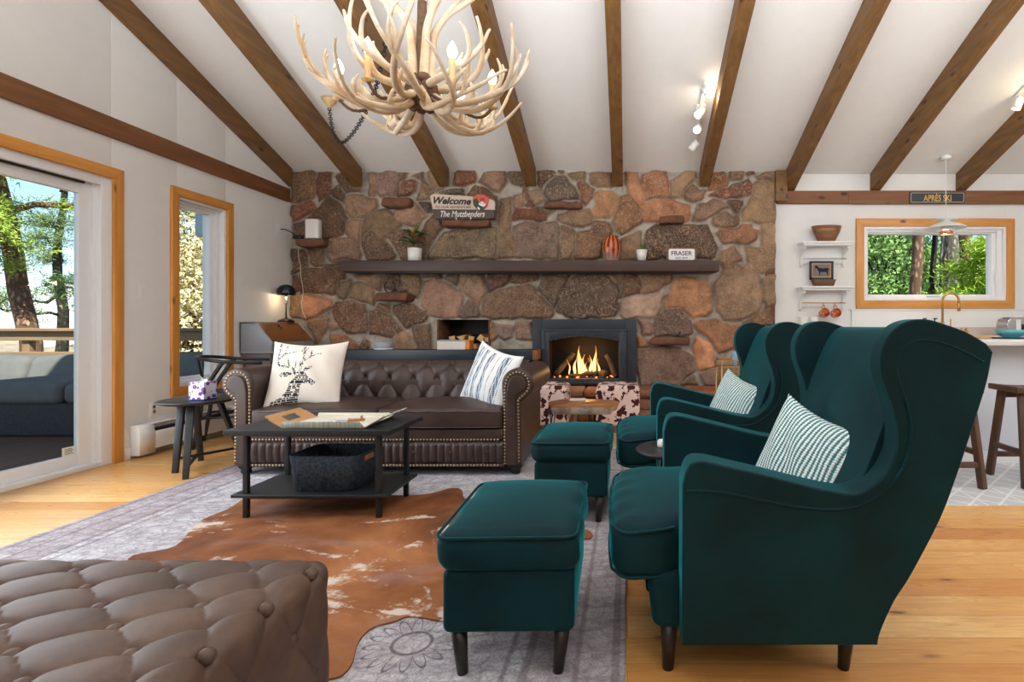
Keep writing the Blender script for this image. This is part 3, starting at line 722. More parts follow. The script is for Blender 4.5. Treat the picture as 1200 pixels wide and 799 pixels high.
# ------------------------------------------------------------ outdoors
M['deck'] = wood('weathered_deck_board', lin(96,66,46), lin(124,90,66), 1, .7)
M['rail'] = wood('weathered_rail', lin(118,92,66), lin(146,118,88), 0, .7)
M['bark'] = None
def barkm(name, a, b, c3):
    m, t = mk(name, a, .95, spec=.1); n = t.noise(t.geo(scale=(5,5,1.3)), 3, 6, .7, .6); k = t.voro(t.geo(scale=(4,4,1.5)), 4)
    t.color(t.mix(t.step(k, .25, .5), t.ramp(n, [(.3, a), (.6, b), (.75, c3)]), a)); t.bump(n, .8, .04); return m
M['bark'] = barkm('pine_bark', lin(100,78,64), lin(176,142,116), lin(216,190,164))
M['bark2'] = barkm('grey_aspen_bark', lin(96,92,84), lin(166,160,148), lin(206,202,190))
M['bark3'] = barkm('dark_spruce_bark', lin(46,44,38), lin(84,78,66), lin(112,104,90))
def leafm(name, a, b, c):
    m, t = mk(name, a, .7, spec=.2); v = t.geo()
    t.color(t.ramp(t.noise(v, 6, 4, .7), [(.3, a), (.52, b), (.7, c)])); t.b.inputs['Subsurface Weight'].default_value = 0
    return m
M['needle'] = leafm('pine_needles', lin(84,116,44), lin(150,176,72), lin(204,212,110))
M['needle2'] = leafm('dark_pine_needles', lin(66,88,56), lin(108,132,78), lin(150,168,108))
M['blonde'] = leafm('pale_yellow_foliage', lin(150,150,88), lin(222,206,160), lin(246,228,200))  # the foliage's own pale yellow and pink
M['olive'] = leafm('olive_shrub_foliage', lin(58,66,38), lin(120,122,66), lin(200,190,134))
M['green'] = leafm('aspen_leaves', lin(76,112,56), lin(128,164,90), lin(184,206,132))
M['lime'] = leafm('yellow_green_tips', lin(110,146,36), lin(160,192,60), lin(206,224,104))  # yellow green is the leaf colour itself
M['snow'] = plain('snowy_slope', lin(216,220,228), .9, var=.08, scale=.4)
M['earth'] = plain('forest_floor', lin(150,136,116), .95, var=.3, scale=1.2)
m = MB(); sbox(m, (-10.0,.6,-.14), (-3.95,6.75,-.05)); obj('deck_floor', m, M['deck'], None, 'structure')
def ground(u, v):
    x = -70+140*u; y = 6.9+70*v
    h = -2.2+.02*(y-7)+.35*math.sin(x*.4)*math.sin(y*.3)+max(0, (x-1)*.1)*.6
    hill = max(0, (y-26)/30); h += 2.5*hill*hill*(1.0+.3*math.sin(x*.15))+(2.0 if x > 0 else 0)*min(1, max(0, x))*min(1, (y-6.9)/6)
    return (x, y, h)
m = MB(); m.grid(ground, 90, 60, 0, True, True); obj('terrain', m, M['earth'], None, 'structure')
m = MB(); m.grid(lambda u, v: (-75+70*u, 44+30*v, -2+8*v**.8+1.5*math.sin(u*9+1)*v-3*(u-.3)**2), 40, 20, 0, True, True); obj('hillside', m, M['snow'], None, 'structure')
# railing along the far edge of the deck
rl = thing('deck_railing', 'weathered wooden deck railing with pickets outside the glass door', 'railing', (-6.9,6.5,-.05))
m = MB(); m.box((-9.9,6.42,.945), (-3.98,6.58,.985), .008); m.box((-9.9,6.48,.835), (-3.98,6.52,.945), .005); obj('top_rail', m, M['rail'], rl)
m = MB(); m.box((-9.9,6.48,.60), (-3.98,6.52,.70), .006); obj('middle_rail', m, M['rail'], rl)
m = MB(); m.box((-9.9,6.48,.06), (-3.98,6.52,.14), .006); obj('bottom_rail', m, M['rail'], rl)
for i in range(46):
    x = -9.85+.128*i; m = MB(); m.box((x-.011,6.49,.13), (x+.011,6.512,.61), .002); obj('baluster', m, M['black'], rl)
for x in (-9.6,-7.3,-5.0):
    m = MB(); m.box((x-.045,6.52,-.05), (x+.045,6.60,.95), .006); obj('post', m, M['rail'], rl)
m = MB(); m.box((-5.02,6.24,2.06), (-4.88,6.36,2.75), .006); obj('trim_15', m, plain('pale_blue_fascia', lin(168,186,196), .7, var=.03), None, 'structure')
# outdoor sofa
M['outfab'] = plain('slate_blue_outdoor_fabric', lin(100,99,96), .9, var=.1, scale=9, bump=.2)
M['wicker'] = plain('dark_grey_wicker', lin(54,52,50), .8, var=.3, scale=50, bump=.5, bscale=90)
so = thing('outdoor_sofa', 'grey outdoor sofa with dark woven base on the deck outside the glass door', 'sofa', (-5.9,5.6,-.05))
m = MB(); m.rbox((-7.6,5.15,-.05), (-4.35,6.15,.27), .03, 3, 1); obj('base', m, M['wicker'], so)
m = MB(); m.rbox((-7.6,6.0,.2), (-4.35,6.18,.52), .03, 3, 1); obj('back_frame', m, M['wicker'], so)
for x0, x1 in ((-7.55,-6.48), (-6.46,-5.42), (-5.40,-4.37)):
    m = MB(); m.rbox((x0,5.12,.26), (x1,5.98,.46), .07, 4, 5, lambda p, a=x0, b=x1: [p[0],p[1],p[2]+(.03*math.sin(PI*(p[0]-a)/(b-a)) if p[2] > .36 else 0)]); obj('seat_cushion', m, M['outfab'], so)
    m = MB(); m.rbox((x0,5.72,.40), (x1,5.98,.68), .08, 4, 5, lambda p, a=x0, b=x1: [p[0],p[1]+(p[2]-.4)*.3,p[2]+.025*math.sin(PI*(p[0]-a)/(b-a))]); obj('back_cushion', m, M['outfab'], so)
def leaves(mb, cs, n, spread, size, seed, needle=False, mi=0):
    q = random.Random(seed)
    V = []; Fc = []
    for c in cs:
        for _ in range(n):
            p = Vector(c)+Vector((q.gauss(0,1)*spread[0], q.gauss(0,1)*spread[1], q.gauss(0,1)*spread[2]))
            d = Vector((q.gauss(0,1), q.gauss(0,1), q.gauss(0,1)*.6+(.25 if needle else 0))).normalized(); s_ = size*(.6+.8*q.random())
            e = d.orthogonal().normalized(); e = (Matrix.Rotation(q.random()*6.28, 3, d) @ e)*s_*(.10 if needle else .42)
            o = len(V)
            V += [p-e, p+d*s_*.5-e*.2+e*.0, p+d*s_, p+d*s_*.5+e*1.6] if not needle else [p-e, p+e, p+d*s_]
            Fc.append([o,o+1,o+2,o+3] if not needle else [o,o+1,o+2])
    mb.add(V, Fc, mi, False); return mb
def trunk(mb, a, b, r0, r1, seed, seg=12, wob=.06):
    q = random.Random(seed); a = Vector(a); b = Vector(b); n = 9
    return mb.tube([a.lerp(b, i/n)+Vector((q.gauss(0,wob), q.gauss(0,wob), 0))*(0 if i == 0 else 1) for i in range(n+1)], [r0+(r1-r0)*i/n for i in range(n+1)], seg)
def pine(name, label, base, top, r0, r1, branches, mat, bark, seed, clump=120, sz=.10):
    q = random.Random(seed); t = thing(name, label, 'tree', base)
    m = MB(); trunk(m, base, top, r0, r1, seed); obj('trunk', m, bark, t)
    mb = MB(); lv = MB(); A = Vector(base); B = Vector(top)
    for (tt, ang, L, rise) in branches:
        s0 = A.lerp(B, tt); d = Vector((math.cos(ang), math.sin(ang), rise)); e = s0+d*L
        pts = [s0.lerp(e, i/6)+Vector((q.gauss(0,.05), q.gauss(0,.05), q.gauss(0,.07)-.12*(i/6)**2*L*0+.12*L*(i/6)**2)) for i in range(7)]
        mb.tube(pts, [.05*L/2*(1-i/7.5)+.006 for i in range(7)], 6)
        tw = []
        for i in range(2, 7):
            for _ in range(3):
                u = pts[i]+Vector((q.gauss(0,.28), q.gauss(0,.28), q.gauss(.08,.14)))*min(1, L/1.6); tw.append(u); mb.tube([pts[i], u], [.012, .004], 4)
        leaves(lv, tw, clump, (.15,.15,.08), sz, seed+int(tt*1000), True)
    obj('branches', mb, bark, t); obj('needles', lv, mat, t)
    return t
q = random.Random(4)
br = [(.50+.05*i, q.uniform(-1.2,.9), q.uniform(1.3,2.6), q.uniform(-.12,.35)) for i in range(11)]
pine('pine_tree', 'leaning pine tree with a thick scaly trunk just beyond the deck railing', (-9.85,9.2,-2.2), (-11.7,9.6,6.5), .165, .10, br, M['needle'], M['bark'], 3)
br = [(.30+.055*i, q.uniform(0,6.28), q.uniform(.9,1.7), q.uniform(-.2,.25)) for i in range(13)]
pine('pine_tree', 'dark slender pine tree standing beyond the leaning pine', (-13.4,13.9,-2.2), (-13.2,14.0,6.8), .16, .04, br, M['needle2'], M['bark3'], 8)
br = [(.25+.06*i, q.uniform(0,6.28), q.uniform(1.0,2.2), q.uniform(-.2,.2)) for i in range(12)]
pine('pine_tree', 'bushy green pine tree farther down the slope behind the dark slender pine', (-19.6,18.6,-2.0), (-19.6,18.6,8.6), .2, .04, br, M['needle2'], M['bark3'], 12)
def bush(name, label, cat, c, rad, mat, bark, seed, n=46, per=42, size=.14, stem=True):
    q = random.Random(seed); t = thing(name, label, cat, (c[0],c[1],c[2]-rad[2]))
    cs = []
    while len(cs) < n:
        p = [q.uniform(-1,1) for _ in range(3)]
        if sum(x*x for x in p) < 1: cs.append([c[i]+rad[i]*p[i] for i in range(3)])
    obj('foliage', leaves(MB(), cs, per, (.24,.24,.2), size, seed), mat, t)
    m = MB(); b0 = Vector((c[0],c[1],c[2]-rad[2]-.4))
    m.tube([b0, Vector(c)], [.09,.03], 7)
    for p in cs[::3]: m.tube([b0.lerp(Vector(c), q.uniform(.3,.9)), p], [.03,.006], 5)
    obj('stem', m, bark, t); return t
bush('leafy_tree', 'pale yellow tree filling the view of the narrow window', 'tree', (-7.7,9.6,1.2), (1.1,.9,2.3), M['blonde'], M['bark'], 21, 90, 130, .075)
bush('leafy_tree', 'dark olive tree behind the pale one in the narrow window', 'tree', (-10.9,14.2,2.6), (1.5,1.0,2.6), M['olive'], M['bark3'], 22, 90, 110, .09)
bush('shrub', 'low yellow green shrub below the railing in the narrow window', 'shrub', (-6.9,7.75,-.5), (1.1,.35,.6), M['lime'], M['bark3'], 23, 26, 40, .10)
# woods behind the kitchen window
for nm, lab, px, w, Y, bk in (('tall_trunk', 'reddish pine trunk standing in the kitchen window', 1072, .22, 11, 'bark'), ('tall_trunk', 'pale grey thick trunk mid kitchen window', 1118, .32, 11.5, 'bark2'), ('tall_trunk', 'dark thick trunk beside the pale grey one in the kitchen window', 1132, .32, 13, 'bark3'), ('tall_trunk', 'orange tinged trunk above the bright spruce tips', 1142, .20, 10.8, 'bark'), ('tall_trunk', 'thin dark trunk beside the reddish pine trunk', 1086, .12, 12, 'bark3'), ('sapling', 'thin white bare sapling in the kitchen window', 1106, .05, 11.1, 'bark2')):
    X = (px-VX)/(F/Y); m = MB(); trunk(m, (X,Y,-.5), (X+random.Random(px).uniform(-.25,.25),Y+.1,8), w/2*1.15, w/2*.8, px)
    if nm == 'sapling':
        r2 = random.Random(2)
        for i in range(9):
            z = 1.4+.2*i; m.tube([(X,Y,z), (X+r2.uniform(-.35,.35),Y+r2.uniform(-.2,.2),z+.35)], [.014,.004], 5)
    single(nm, m, M[bk], lab, 'tree')
bush('leafy_tree', 'green leafy tree at the hinge side of the kitchen window, beside the reddish trunk', 'tree', (7.2,14.8,2.6), (1.8,.9,2.3), M['green'], M['bark3'], 31, 110, 90, .11)
bush('leafy_tree', 'dim green tree deep in the woods behind the pale grey trunk', 'tree', (10.2,18.0,2.8), (3.2,1.0,3.0), M['needle2'], M['bark3'], 32, 130, 46, .2)
bush('leafy_tree', 'dark tree deep in the woods behind the reddish trunk', 'tree', (8.6,22.5,2.8), (3.4,1.4,3.8), M['needle2'], M['bark3'], 34, 120, 46, .2)
br = [(.25+.05*i, 2*PI*.38*i, 1.0-.06*i, .1) for i in range(13)]
pine('young_spruce', 'bright yellow green young spruce at the corner of the kitchen window', (6.3,9.15,.2), (6.3,9.15,2.6), .05, .01, br, M['lime'], M['bark3'], 33, 150, .085)
# ------------------------------------------------------------ rugs
m = MB(); m.box((-2.85,.45,0), (-.005,4.40,.010), .003)
single('area_rug', m, M['rug'], 'large grey patterned area rug on the pine floor', 'rug')
hp = [(150,655),(205,640),(232,612),(268,596),(292,582),(330,577),(372,578),(410,572),(455,580),(500,579),(528,572),(541,574),(549,585),(600,575),(640,585),(655,610),(690,622),(692,630),(668,634),(655,650),(640,690),(600,715),(548,728),(515,727),(499,724),(478,722),(462,728),(437,735),(420,752),(412,778),(398,792),(372,797),(330,800),(260,760),(190,700)]
P = spl([(*FL(x,y,.016),0) for x,y in hp], 5, True)
bm = bmesh.new(); vs = [bm.verts.new((p.x,p.y,.0175)) for p in P]; fc = bm.faces.new(vs)
ret = bmesh.ops.triangulate(bm, faces=[fc]); bmesh.ops.subdivide_edges(bm, edges=bm.edges, cuts=2, use_grid_fill=True)
ret = bmesh.ops.extrude_face_region(bm, geom=bm.faces[:])
for v in [g for g in ret['geom'] if isinstance(g, bmesh.types.BMVert)]: v.co.z -= .006
bmesh.ops.recalc_face_normals(bm, faces=bm.faces); bm.verts.index_update()
m = MB(); m.add([v.co[:] for v in bm.verts], [[v.index for v in f.verts] for f in bm.faces], 0, False); bm.free()
single('cowhide_rug', m, M['hide'], 'brown cowhide with white patches lying over the grey rug', 'rug')

# ------------------------------------------------------------ tufted ottoman in the foreground
def tuft(a, b):
    """plump diamonds: narrow creases along the lattice lines, a dimple at each button"""
    s_ = abs(math.sin(PI*a))*abs(math.sin(PI*b)); dp = math.hypot(math.sin(PI*a), math.sin(PI*b))
    return .62*s_**.62-.85*math.exp(-(dp/.42)**2)-.16*math.exp(-(s_/.035)**2)+.12
ox0, ox1, oy0, oy1, oz = -1.92, -.725, .52, 1.345, .452
DU, DV = .212, .158
def ott(p):
    x, y, z = p
    cx = max(ox0+.06, min(ox1-.06, x)); cy = max(oy0+.06, min(oy1-.06, y)); cz = min(z, oz-.06)
    if z > oz-.03 : 
        u, v = x+.88, y-1.112
        if u > 0: u *= .212/.14
    else:
        over = (oz-z)
        if abs(x-ox1) < .04: u, v = .212+over*.8, y-1.112
        elif abs(x-ox0) < .04: u, v = -over, y-1.112
        else: u, v = x+.88, over
    h = tuft(u/DU+v/DV, u/DU-v/DV); d = .0135*(h-.62)
    n = Vector((x-cx, y-cy, max(0, z-cz))); n = n.normalized() if n.length > 1e-6 else Vector((0,0,1))
    if z < .12: d *= max(0, (z-.04)/.08)
    return [x+n.x*d, y+n.y*d, z+n.z*d]
ot = thing('tufted_ottoman', 'large taupe brown leather ottoman with button tufting in the foreground', 'ottoman', (-1.32,.93,0))
m = MB(); m.rbox((ox0,oy0,.05), (ox1,oy1,oz), .05, 6, (230,170,60), ott); otc = obj('cushion', m, M['leather2'], ot); btn = []
for i in range(-6, 1):
    for j in range(-4, 2):
        for o_ in (0, .5):
            x = -.88+(i+o_)*DU; y = 1.112+(j+o_)*DV
            if ox0+.05 < x < ox1-.07 and oy0+.05 < y < oy1-.05: btn.append(((x,y,oz-.0175), (1,1,.62)))
for k in range(1, 4):
    z = oz-.1325*k
    for j in range(-4, 2):
        y = 1.112+(j+(0 if k % 2 == 0 else .5))*DV
        if oy0+.04 < y < oy1-.03 and z > .1: btn.append(((ox1-.0175,y,z), (.62,1,1)))
for j in range(-4, 2):
    y = 1.112+j*DV
    if oy0+.05 < y < oy1-.05: btn.append(((ox1-.022,y,oz-.020), (.9,1,.9)))
for p_, s3 in btn: obj('button', MB().ball(p_, .0165, s3, 12, 8), M['leather2'], otc)
for x in (ox0+.1, ox1-.1):
    for y in (oy0+.1, oy1-.1): obj('foot', MB().lathe([(.025,0),(.03,.03),(.035,.06)], (x,y,.0105), 12), M['black'], ot)

# ------------------------------------------------------------ chesterfield sofa
sf = thing('chesterfield_sofa', 'dark brown leather chesterfield sofa with rolled arms and nailhead trim', 'sofa', (-1.68,4.0,.0))
SX0, SX1, SY0, SY1 = -2.53, -.83, 3.61, 4.45
def mir(x): return 2*-1.68-x
arm_c = (-.738, .622); R = .108
op = [(-.838,.075),(-.838,.46),(-.842,.56)]
for k in range(0, 25):
    a = math.radians(185-240*k/24); op.append((arm_c[0]+R*math.cos(a)*(1.0), arm_c[1]+R*math.sin(a)))
op += [(-.715,.50),(-.712,.42),(-.712,.075)]
def nails(mb, pts, step):
    P = [Vector(p) for p in pts]; acc = 0
    for a, b in zip(P, P[1:]):
        L = (b-a).length
        while acc < L:
            c = a.lerp(b, acc/L); mb.ball(c, .0082, (1,.6,1), 7, 4, 0); acc += step
        acc -= L
for sgn in (1, -1):
    tr = (lambda p: p) if sgn == 1 else (lambda p: (mir(p[0]), p[1]))
    m = MB(); m.prism([tr(p) for p in op], 1, SY0, SY1-.02, .022, 4)
    arm = obj('arm', m, M['leather'], sf, wn=True)
    # raised front facing with its nail rows
    ins = [(-.822,.08),(-.822,.50)]+[(arm_c[0]+(R-.030)*math.cos(math.radians(178-225*k/20)), arm_c[1]+(R-.026)*math.sin(math.radians(178-225*k/20))) for k in range(21)]+[(-.710,.46),(-.708,.08)]
    m = MB(); nails(m, [(tr(p)[0], SY0+.0, tr(p)[1]) for p in [(-.823,.09),(-.823,.60)]+ins[2:-2]+[(-.733,.52),(-.727,.09)]], .0225)
    obj('nailhead_trim', m, M['nail'], arm)
    m = MB(); m.prism([tr(p) for p in [(-.811,.085),(-.811,.58)]+[(arm_c[0]+(R-.046)*math.cos(math.radians(175-210*k/16)), arm_c[1]+(R-.046)*math.sin(math.radians(175-210*k/16))) for k in range(17)]+[(-.745,.55),(-.738,.085)]], 1, SY0-.012, SY0+.02, .010, 3)
    obj('front_facing', m, M['leather'], arm, wn=True)
    m = MB()
    for y, z in ((3.85,.60),(4.05,.60),(3.95,.49)): obj('button', MB().ball((tr((-.862,0))[0], y, z), .012, (.6,1,1), 8, 6), M['leather'], arm)
# base rail with upright flutes
m = MB()
def flute(u, v):
    x = SX0+(SX1-SX0)*u; z = .085+.155*v; e = min(1, min(v, 1-v)*7)
    return (x, SY0+.012-(.018*abs(math.sin(PI*u*34))**.6*e+.010*math.sin(PI*v)), z)
m.grid(flute, 460, 14, 0, True)
m.box((SX0,SY0+.012,.07), (SX1,SY1-.06,.315), .01); m.box((SX0,SY0-.004,.245), (SX1,SY0+.06,.325), .014); m.box((SX0,SY0-.002,.068), (SX1,SY0+.03,.088), .006)
base = obj('base_rail', m, M['leather'], sf)
m = MB(); nails(m, [(SX0+.02,SY0-.006,.252),(SX1-.02,SY0-.006,.252)], .0225); nails(m, [(SX0+.02,SY0-.006,.080),(SX1-.02,SY0-.006,.080)], .0225)
obj('nailhead_trim', m, M['nail'], base)
m = MB()
for k in range(7): obj('button', MB().ball((SX0+.12+.245*k,SY0-.006,.165), .014, (1,.6,1), 10, 6), M['leather'], base)
# back: tufted and rolled
bp = spl([(4.12,.40),(4.135,.48),(4.155,.57),(4.175,.63),(4.205,.685),(4.26,.722),(4.32,.732),(4.38,.715),(4.425,.665),(4.435,.60),(4.43,.45),(4.43,.08)], 8)
BL = [0]
for a, b in zip(bp, bp[1:]): BL.append(BL[-1]+(b-a).length)
def bpt(s_):
    s_ = max(0, min(BL[-1]-1e-6, s_))
    import bisect
    i = min(bisect.bisect_right(BL, s_)-1, len(bp)-2); t = (s_-BL[i])/(BL[i+1]-BL[i]+1e-9); p = bp[i].lerp(bp[i+1], t); d = (bp[i+1]-bp[i]).normalized()
    return p, Vector((-d.y, d.x))
BU, BV, BX0, BS0 = .187, .158, -1.855, .217
def back(u, v):
    x = SX0-.05+(SX1-SX0+.10)*u; s_ = BL[-1]*v**1.25; p, n = bpt(s_)
    fade = max(0, min(1, (.46-s_)/.14)); a = (x-BX0)/BU; b = (s_-BS0)/(2*BV)
    h = tuft(a+b, a-b); d = .030*(h-.55)*fade+.010*(1-fade)
    return (x, p.x+n.x*d, p.y+n.y*d)
m = MB(); m.grid(back, 300, 90, 0, True, True); bk = obj('backrest', m, M['leather'], sf)
m = MB(); m.box((SX0,4.16,.08), (SX1,4.425,.60), .01); obj('back_core', m, M['leather'], bk)
m = MB()
for i in range(-5, 7):
    for j in range(-1, 2):
        x = BX0+BU*(i+(.5 if j % 2 else 0)); s_ = BS0+BV*j
        if SX0+.02 < x < SX1-.02 and s_ > .03:
            p, n = bpt(s_); obj('button', MB().ball((x, p.x-n.x*.030, p.y-n.y*.030), .0125, (1,.8,1), 10, 6), M['leather'], bk)
for x0, x1, sd in ((SX0+.004,-1.684,1), (-1.676,SX1-.004,2)):
    def cf(p, a=x0, b=x1):
        t = (p[0]-a)/(b-a); w = max(0, math.sin(PI*max(0, min(1, t))))
        return [p[0], p[1]-(.012*w if p[1] < 3.7 else 0), p[2]+(.048*w**.6*max(0, math.sin(PI*max(0, min(1, (p[1]-3.58)/.60)))) if p[2] > .40 else 0)+(.004*math.sin(p[0]*37+p[1]*21) if p[2] > .4 else 0)]
    m = MB(); m.rbox((x0,3.595,.325), (x1,4.17,.452), .03, 4, (14,10,2), cf); c = obj('seat_cushion', m, M['leather'], sf)
    m = MB()
    for zz in (.338,.438):
        pts = [cf(p) for p in ((x0+.02,4.1,zz),(x0+.006,3.9,zz),(x0+.006,3.63,zz),(x0+.014,3.604,zz),(x0+.04,3.595,zz),*[(x0+.04+(x1-x0-.08)*k/12,3.595,zz) for k in range(1, 12)],(x1-.04,3.595,zz),(x1-.014,3.604,zz),(x1-.006,3.63,zz),(x1-.006,3.9,zz),(x1-.02,4.1,zz))]
        m.tube(pts, .005, 6)
    obj('piping', m, M['leather'], c)
for x in (SX0-.07, SX1+.07):
    for y in (SY0+.06, SY1-.1): obj('bun_foot', MB().lathe([(.026,0),(.034,.012),(.03,.03),(.046,.045),(.05,.062),(.036,.078)], (x,y,.0105), 18), M['black'], sf)

# ------------------------------------------------------------ pillows
def pillow_mesh(w, h, t, n=40, mif=None, uv=False, sag=.02):
    V = []; Fc = []; MI = []; UV = []
    def pt(u, v, s_):
        x = u*w/2*(1-.07*(1-v*v)); y = v*h/2*(1-.07*(1-u*u))
        z = s_*t/2*max(0, (1-abs(u)**2.4))**.55*max(0, (1-abs(v)**2.4))**.55
        z += .006*math.sin(u*9+v*5)*(1-u*u)*(1-v*v)
        return (x, y-sag*(1-u*u)*(v-.2), z)
    for s_ in (1, -1):
        o = len(V)
        for i in range(n+1):
            for j in range(n+1): V.append(pt(-1+2*i/n, -1+2*j/n, s_)); UV.append((i/n, j/n))
        for i in range(n):
            for j in range(n):
                q = [o+i*(n+1)+j, o+(i+1)*(n+1)+j, o+(i+1)*(n+1)+j+1, o+i*(n+1)+j+1]
                Fc.append(q if s_ > 0 else q[::-1]); MI.append(mif((i+.5)/n, (j+.5)/n, s_) if mif else 0)
    return V, Fc, MI, UV
def pillow(name, label, w, h, t, loc, normal, up, roll, mats, mif=None, n=40, group=None):
    nz = Vector(normal).normalized(); y = Vector(up); y = (y-nz*y.dot(nz)).normalized(); x = y.cross(nz)
    R3 = Matrix((x, y, nz)).transposed() @ Matrix.Rotation(roll, 3, 'Z')
    V, Fc, MI, UV = pillow_mesh(w, h, t, n, mif)
    me = bpy.data.meshes.new(name); me.from_pydata([tuple(R3 @ Vector(p)) for p in V], [], Fc)
    for mm in mats: me.materials.append(mm)
    me.polygons.foreach_set('material_index', MI); me.polygons.foreach_set('use_smooth', [True]*len(Fc))
    ul = me.uv_layers.new(name='uv')
    for lp in me.loops: ul.data[lp.index].uv = UV[lp.vertex_index]
    bm = bmesh.new(); bm.from_mesh(me); bmesh.ops.remove_doubles(bm, verts=bm.verts, dist=1e-5); bm.to_mesh(me); bm.free()
    o = bpy.data.objects.new(name, me); COL.objects.link(o); o.location = loc
    return tag(o, label, 'pillow', group)
# the stag: head and neck with antlers, drawn in the pillow's own square (0..1, y up)
def pip(P, x, y):
    ins = False; n = len(P)
    for i in range(n):
        a = P[i]; b = P[(i+1) % n]
        if (a[1] > y) != (b[1] > y) and x < (b[0]-a[0])*(y-a[1])/(b[1]-a[1])+a[0]: ins = not ins
    return ins
dk = lambda L: [((x-95)/745.0, 1-(y-70)/620.0) for x, y in L]
deer = [dk([(150,700),(180,650),(250,640),(320,590),(350,540),(355,500),(395,450),(400,400),(420,380),(450,370),(490,385),(520,410),(560,450),(620,480),(615,500),(590,518),(540,505),(480,500),(462,530),(465,580),(450,640),(430,690),(150,715)]),
        dk([(230,405),(262,385),(330,385),(370,395),(360,420),(300,432),(250,432)]), dk([(480,370),(500,335),(560,318),(560,340),(520,372),(490,385)])]
def seg(P, w): return [(a, b, w) for a, b in zip(dk(P), dk(P)[1:])]
ant = seg([(395,400),(372,350),(340,330),(290,325),(225,320),(200,300),(185,250),(185,190),(180,95)], .016)+seg([(187,190),(210,130)], .009)+seg([(195,260),(225,215),(250,185),(255,105)], .010)+seg([(235,205),(300,180),(365,160)], .009)+seg([(320,330),(310,290),(290,235)], .009)+seg([(388,350),(388,270)], .008)
ant += seg([(445,370),(455,310),(470,260),(460,200),(445,150),(435,105)], .016)+seg([(455,190),(422,150)], .009)+seg([(455,150),(468,110)], .008)+seg([(468,262),(500,240),(525,215),(520,150)], .010)+seg([(525,218),(560,195),(620,187)], .009)+seg([(440,330),(432,255)], .008)
qd = random.Random(9); worn = {}
def deer_mi(u, v, s_):
    if s_ < 0: return 0
    hit = any(pip(P_, u, v) for P_ in deer)
    if not hit:
        for a, b, w in ant:
            ex, ey = b[0]-a[0], b[1]-a[1]; t = max(0, min(1, ((u-a[0])*ex+(v-a[1])*ey)/(ex*ex+ey*ey)))
            if math.hypot(u-a[0]-t*ex, v-a[1]-t*ey) < w: hit = True; break
    if not hit: return 0
    k = (int(u*75), int(v*34))
    if k not in worn: worn[k] = qd.random()
    line = (v*34) % 1 < .18
    return 0 if (worn[k] < .22 or line) else 1
pillow('throw_pillow', 'cream pillow printed with a black stag head on the sofa', .51, .49, .15, (-2.265,3.80,.672), (.10,-1,.34), (0,0,1), 0.0, [M['linen'], M['print']], deer_mi, 150)
def stripe_mi(u, v, s_):
    if s_ < 0: return 2
    for c, w in ((.10,.012),(.16,.022),(.21,.008),(.30,.025),(.345,.010),(.47,.024),(.51,.008),(.63,.007),(.74,.012),(.80,.030),(.86,.010)):
        if abs(u-c) < w and .04 < v < .95: return 1 if math.sin(v*300+u*900) > -.75 else 0
    return 0
pillow('throw_pillow', 'white pillow with slate blue stripes against the sofa arm near the fireplace', .46, .46, .15, (-.985,3.88,.64), (-.62,-1,.34), (.10,0,1), -.16, [M['whitecot'], M['stripe'], M['beige']], stripe_mi, 90)

# ------------------------------------------------------------ wing chairs
def leg_taper(mb, top, bot, r0, r1, seg=14): return mb.tube([bot, top], [r1, r0], seg)
CY = 1.90
ch = thing('wing_chair', 'teal velvet wing chair in front, nearest the pine floor and its ottoman', 'armchair', (.45,CY,0), 'teal velvet wing chairs')
arm_top = [(.160,.615),(.176,.640),(.215,.645),(.30,.626),(.40,.602),(.50,.577),(.575,.561),(.63,.556)]
wing = [(.672,.575),(.712,.615),(.738,.67),(.744,.73),(.735,.79),(.716,.845),(.703,.89),(.702,.94),(.718,.985),(.748,1.018),(.785,1.034),(.83,1.036),(.88,1.022),(.94,1.0),(.995,.968)]
rear = [(1.012,.945),(.997,.87),(.972,.79),(.915,.625),(.865,.485),(.785,.325),(.742,.255),(.705,.17),(.697,.13)]
edge = spl(arm_top+wing, 5)
outline = [(.152,.13),(.152,.35),(.152,.58)]+[(p.x,p.y) for p in edge]+[(p.x,p.y) for p in spl(rear, 4)]
def side_at(y, sg):
    """a side panel; sg +1 is the one away from the camera. The panel leans outward towards the top, the wing curls inward at its front edge"""
    m = MB(); th = .105
    m.prism(outline, 1, -th/2, th/2, .040, 6)
    V = []
    for p in m.v:
        x, yy, z = p
        thin = 1-.35*max(0, min(1, (z-.62)/.3))
        lean = .028*max(0, (z-.13)/.9)
        V.append((x, y+sg*(lean+yy*thin*sg), z))
    m.v = V; return m
for sg, y in ((-1, CY-.355), (1, CY+.355)):
    s_ = obj('wing_arm', side_at(y, sg), M['velvet'], ch, wn=True)
    m = MB()
    inn = spl([(.165,.565),(.26,.560),(.36,.540),(.46,.520),(.56,.512),(.64,.522),(.705,.560),(.752,.615),(.778,.68),(.783,.735),(.773,.795),(.755,.85),(.744,.90),(.752,.945),(.79,.975),(.85,.975),(.92,.952),(.985,.918)], 5)
    def outer(px, pz, o=.0): 
        thin = 1-.35*max(0, min(1, (pz-.62)/.3)); lean = .028*max(0, (pz-.13)/.9)
        return (px, y+sg*(lean+.0525*thin+o), pz)
    m.tube([outer(p.x, p.y, -.001) for p in inn], .0042, 6)
    obj('piping', m, M['velvet'], s_)
# back: padded slab between the wings
bprof = [(.70,.13),(.60,.14),(.575,.40),(.640,.50),(.690,.60),(.728,.70),(.765,.80),(.805,.90),(.845,.975),(.880,1.008),(.915,1.012),(.965,.992),(1.0,.962),(1.010,.945),(.972,.79),(.915,.625),(.865,.485),(.785,.325)]
m = MB(); m.prism([(p.x,p.y) for p in spl(bprof, 3, True)], 1, CY-.345, CY+.345, .03, 4); obj('backrest', m, M['velvet'], ch, wn=True)
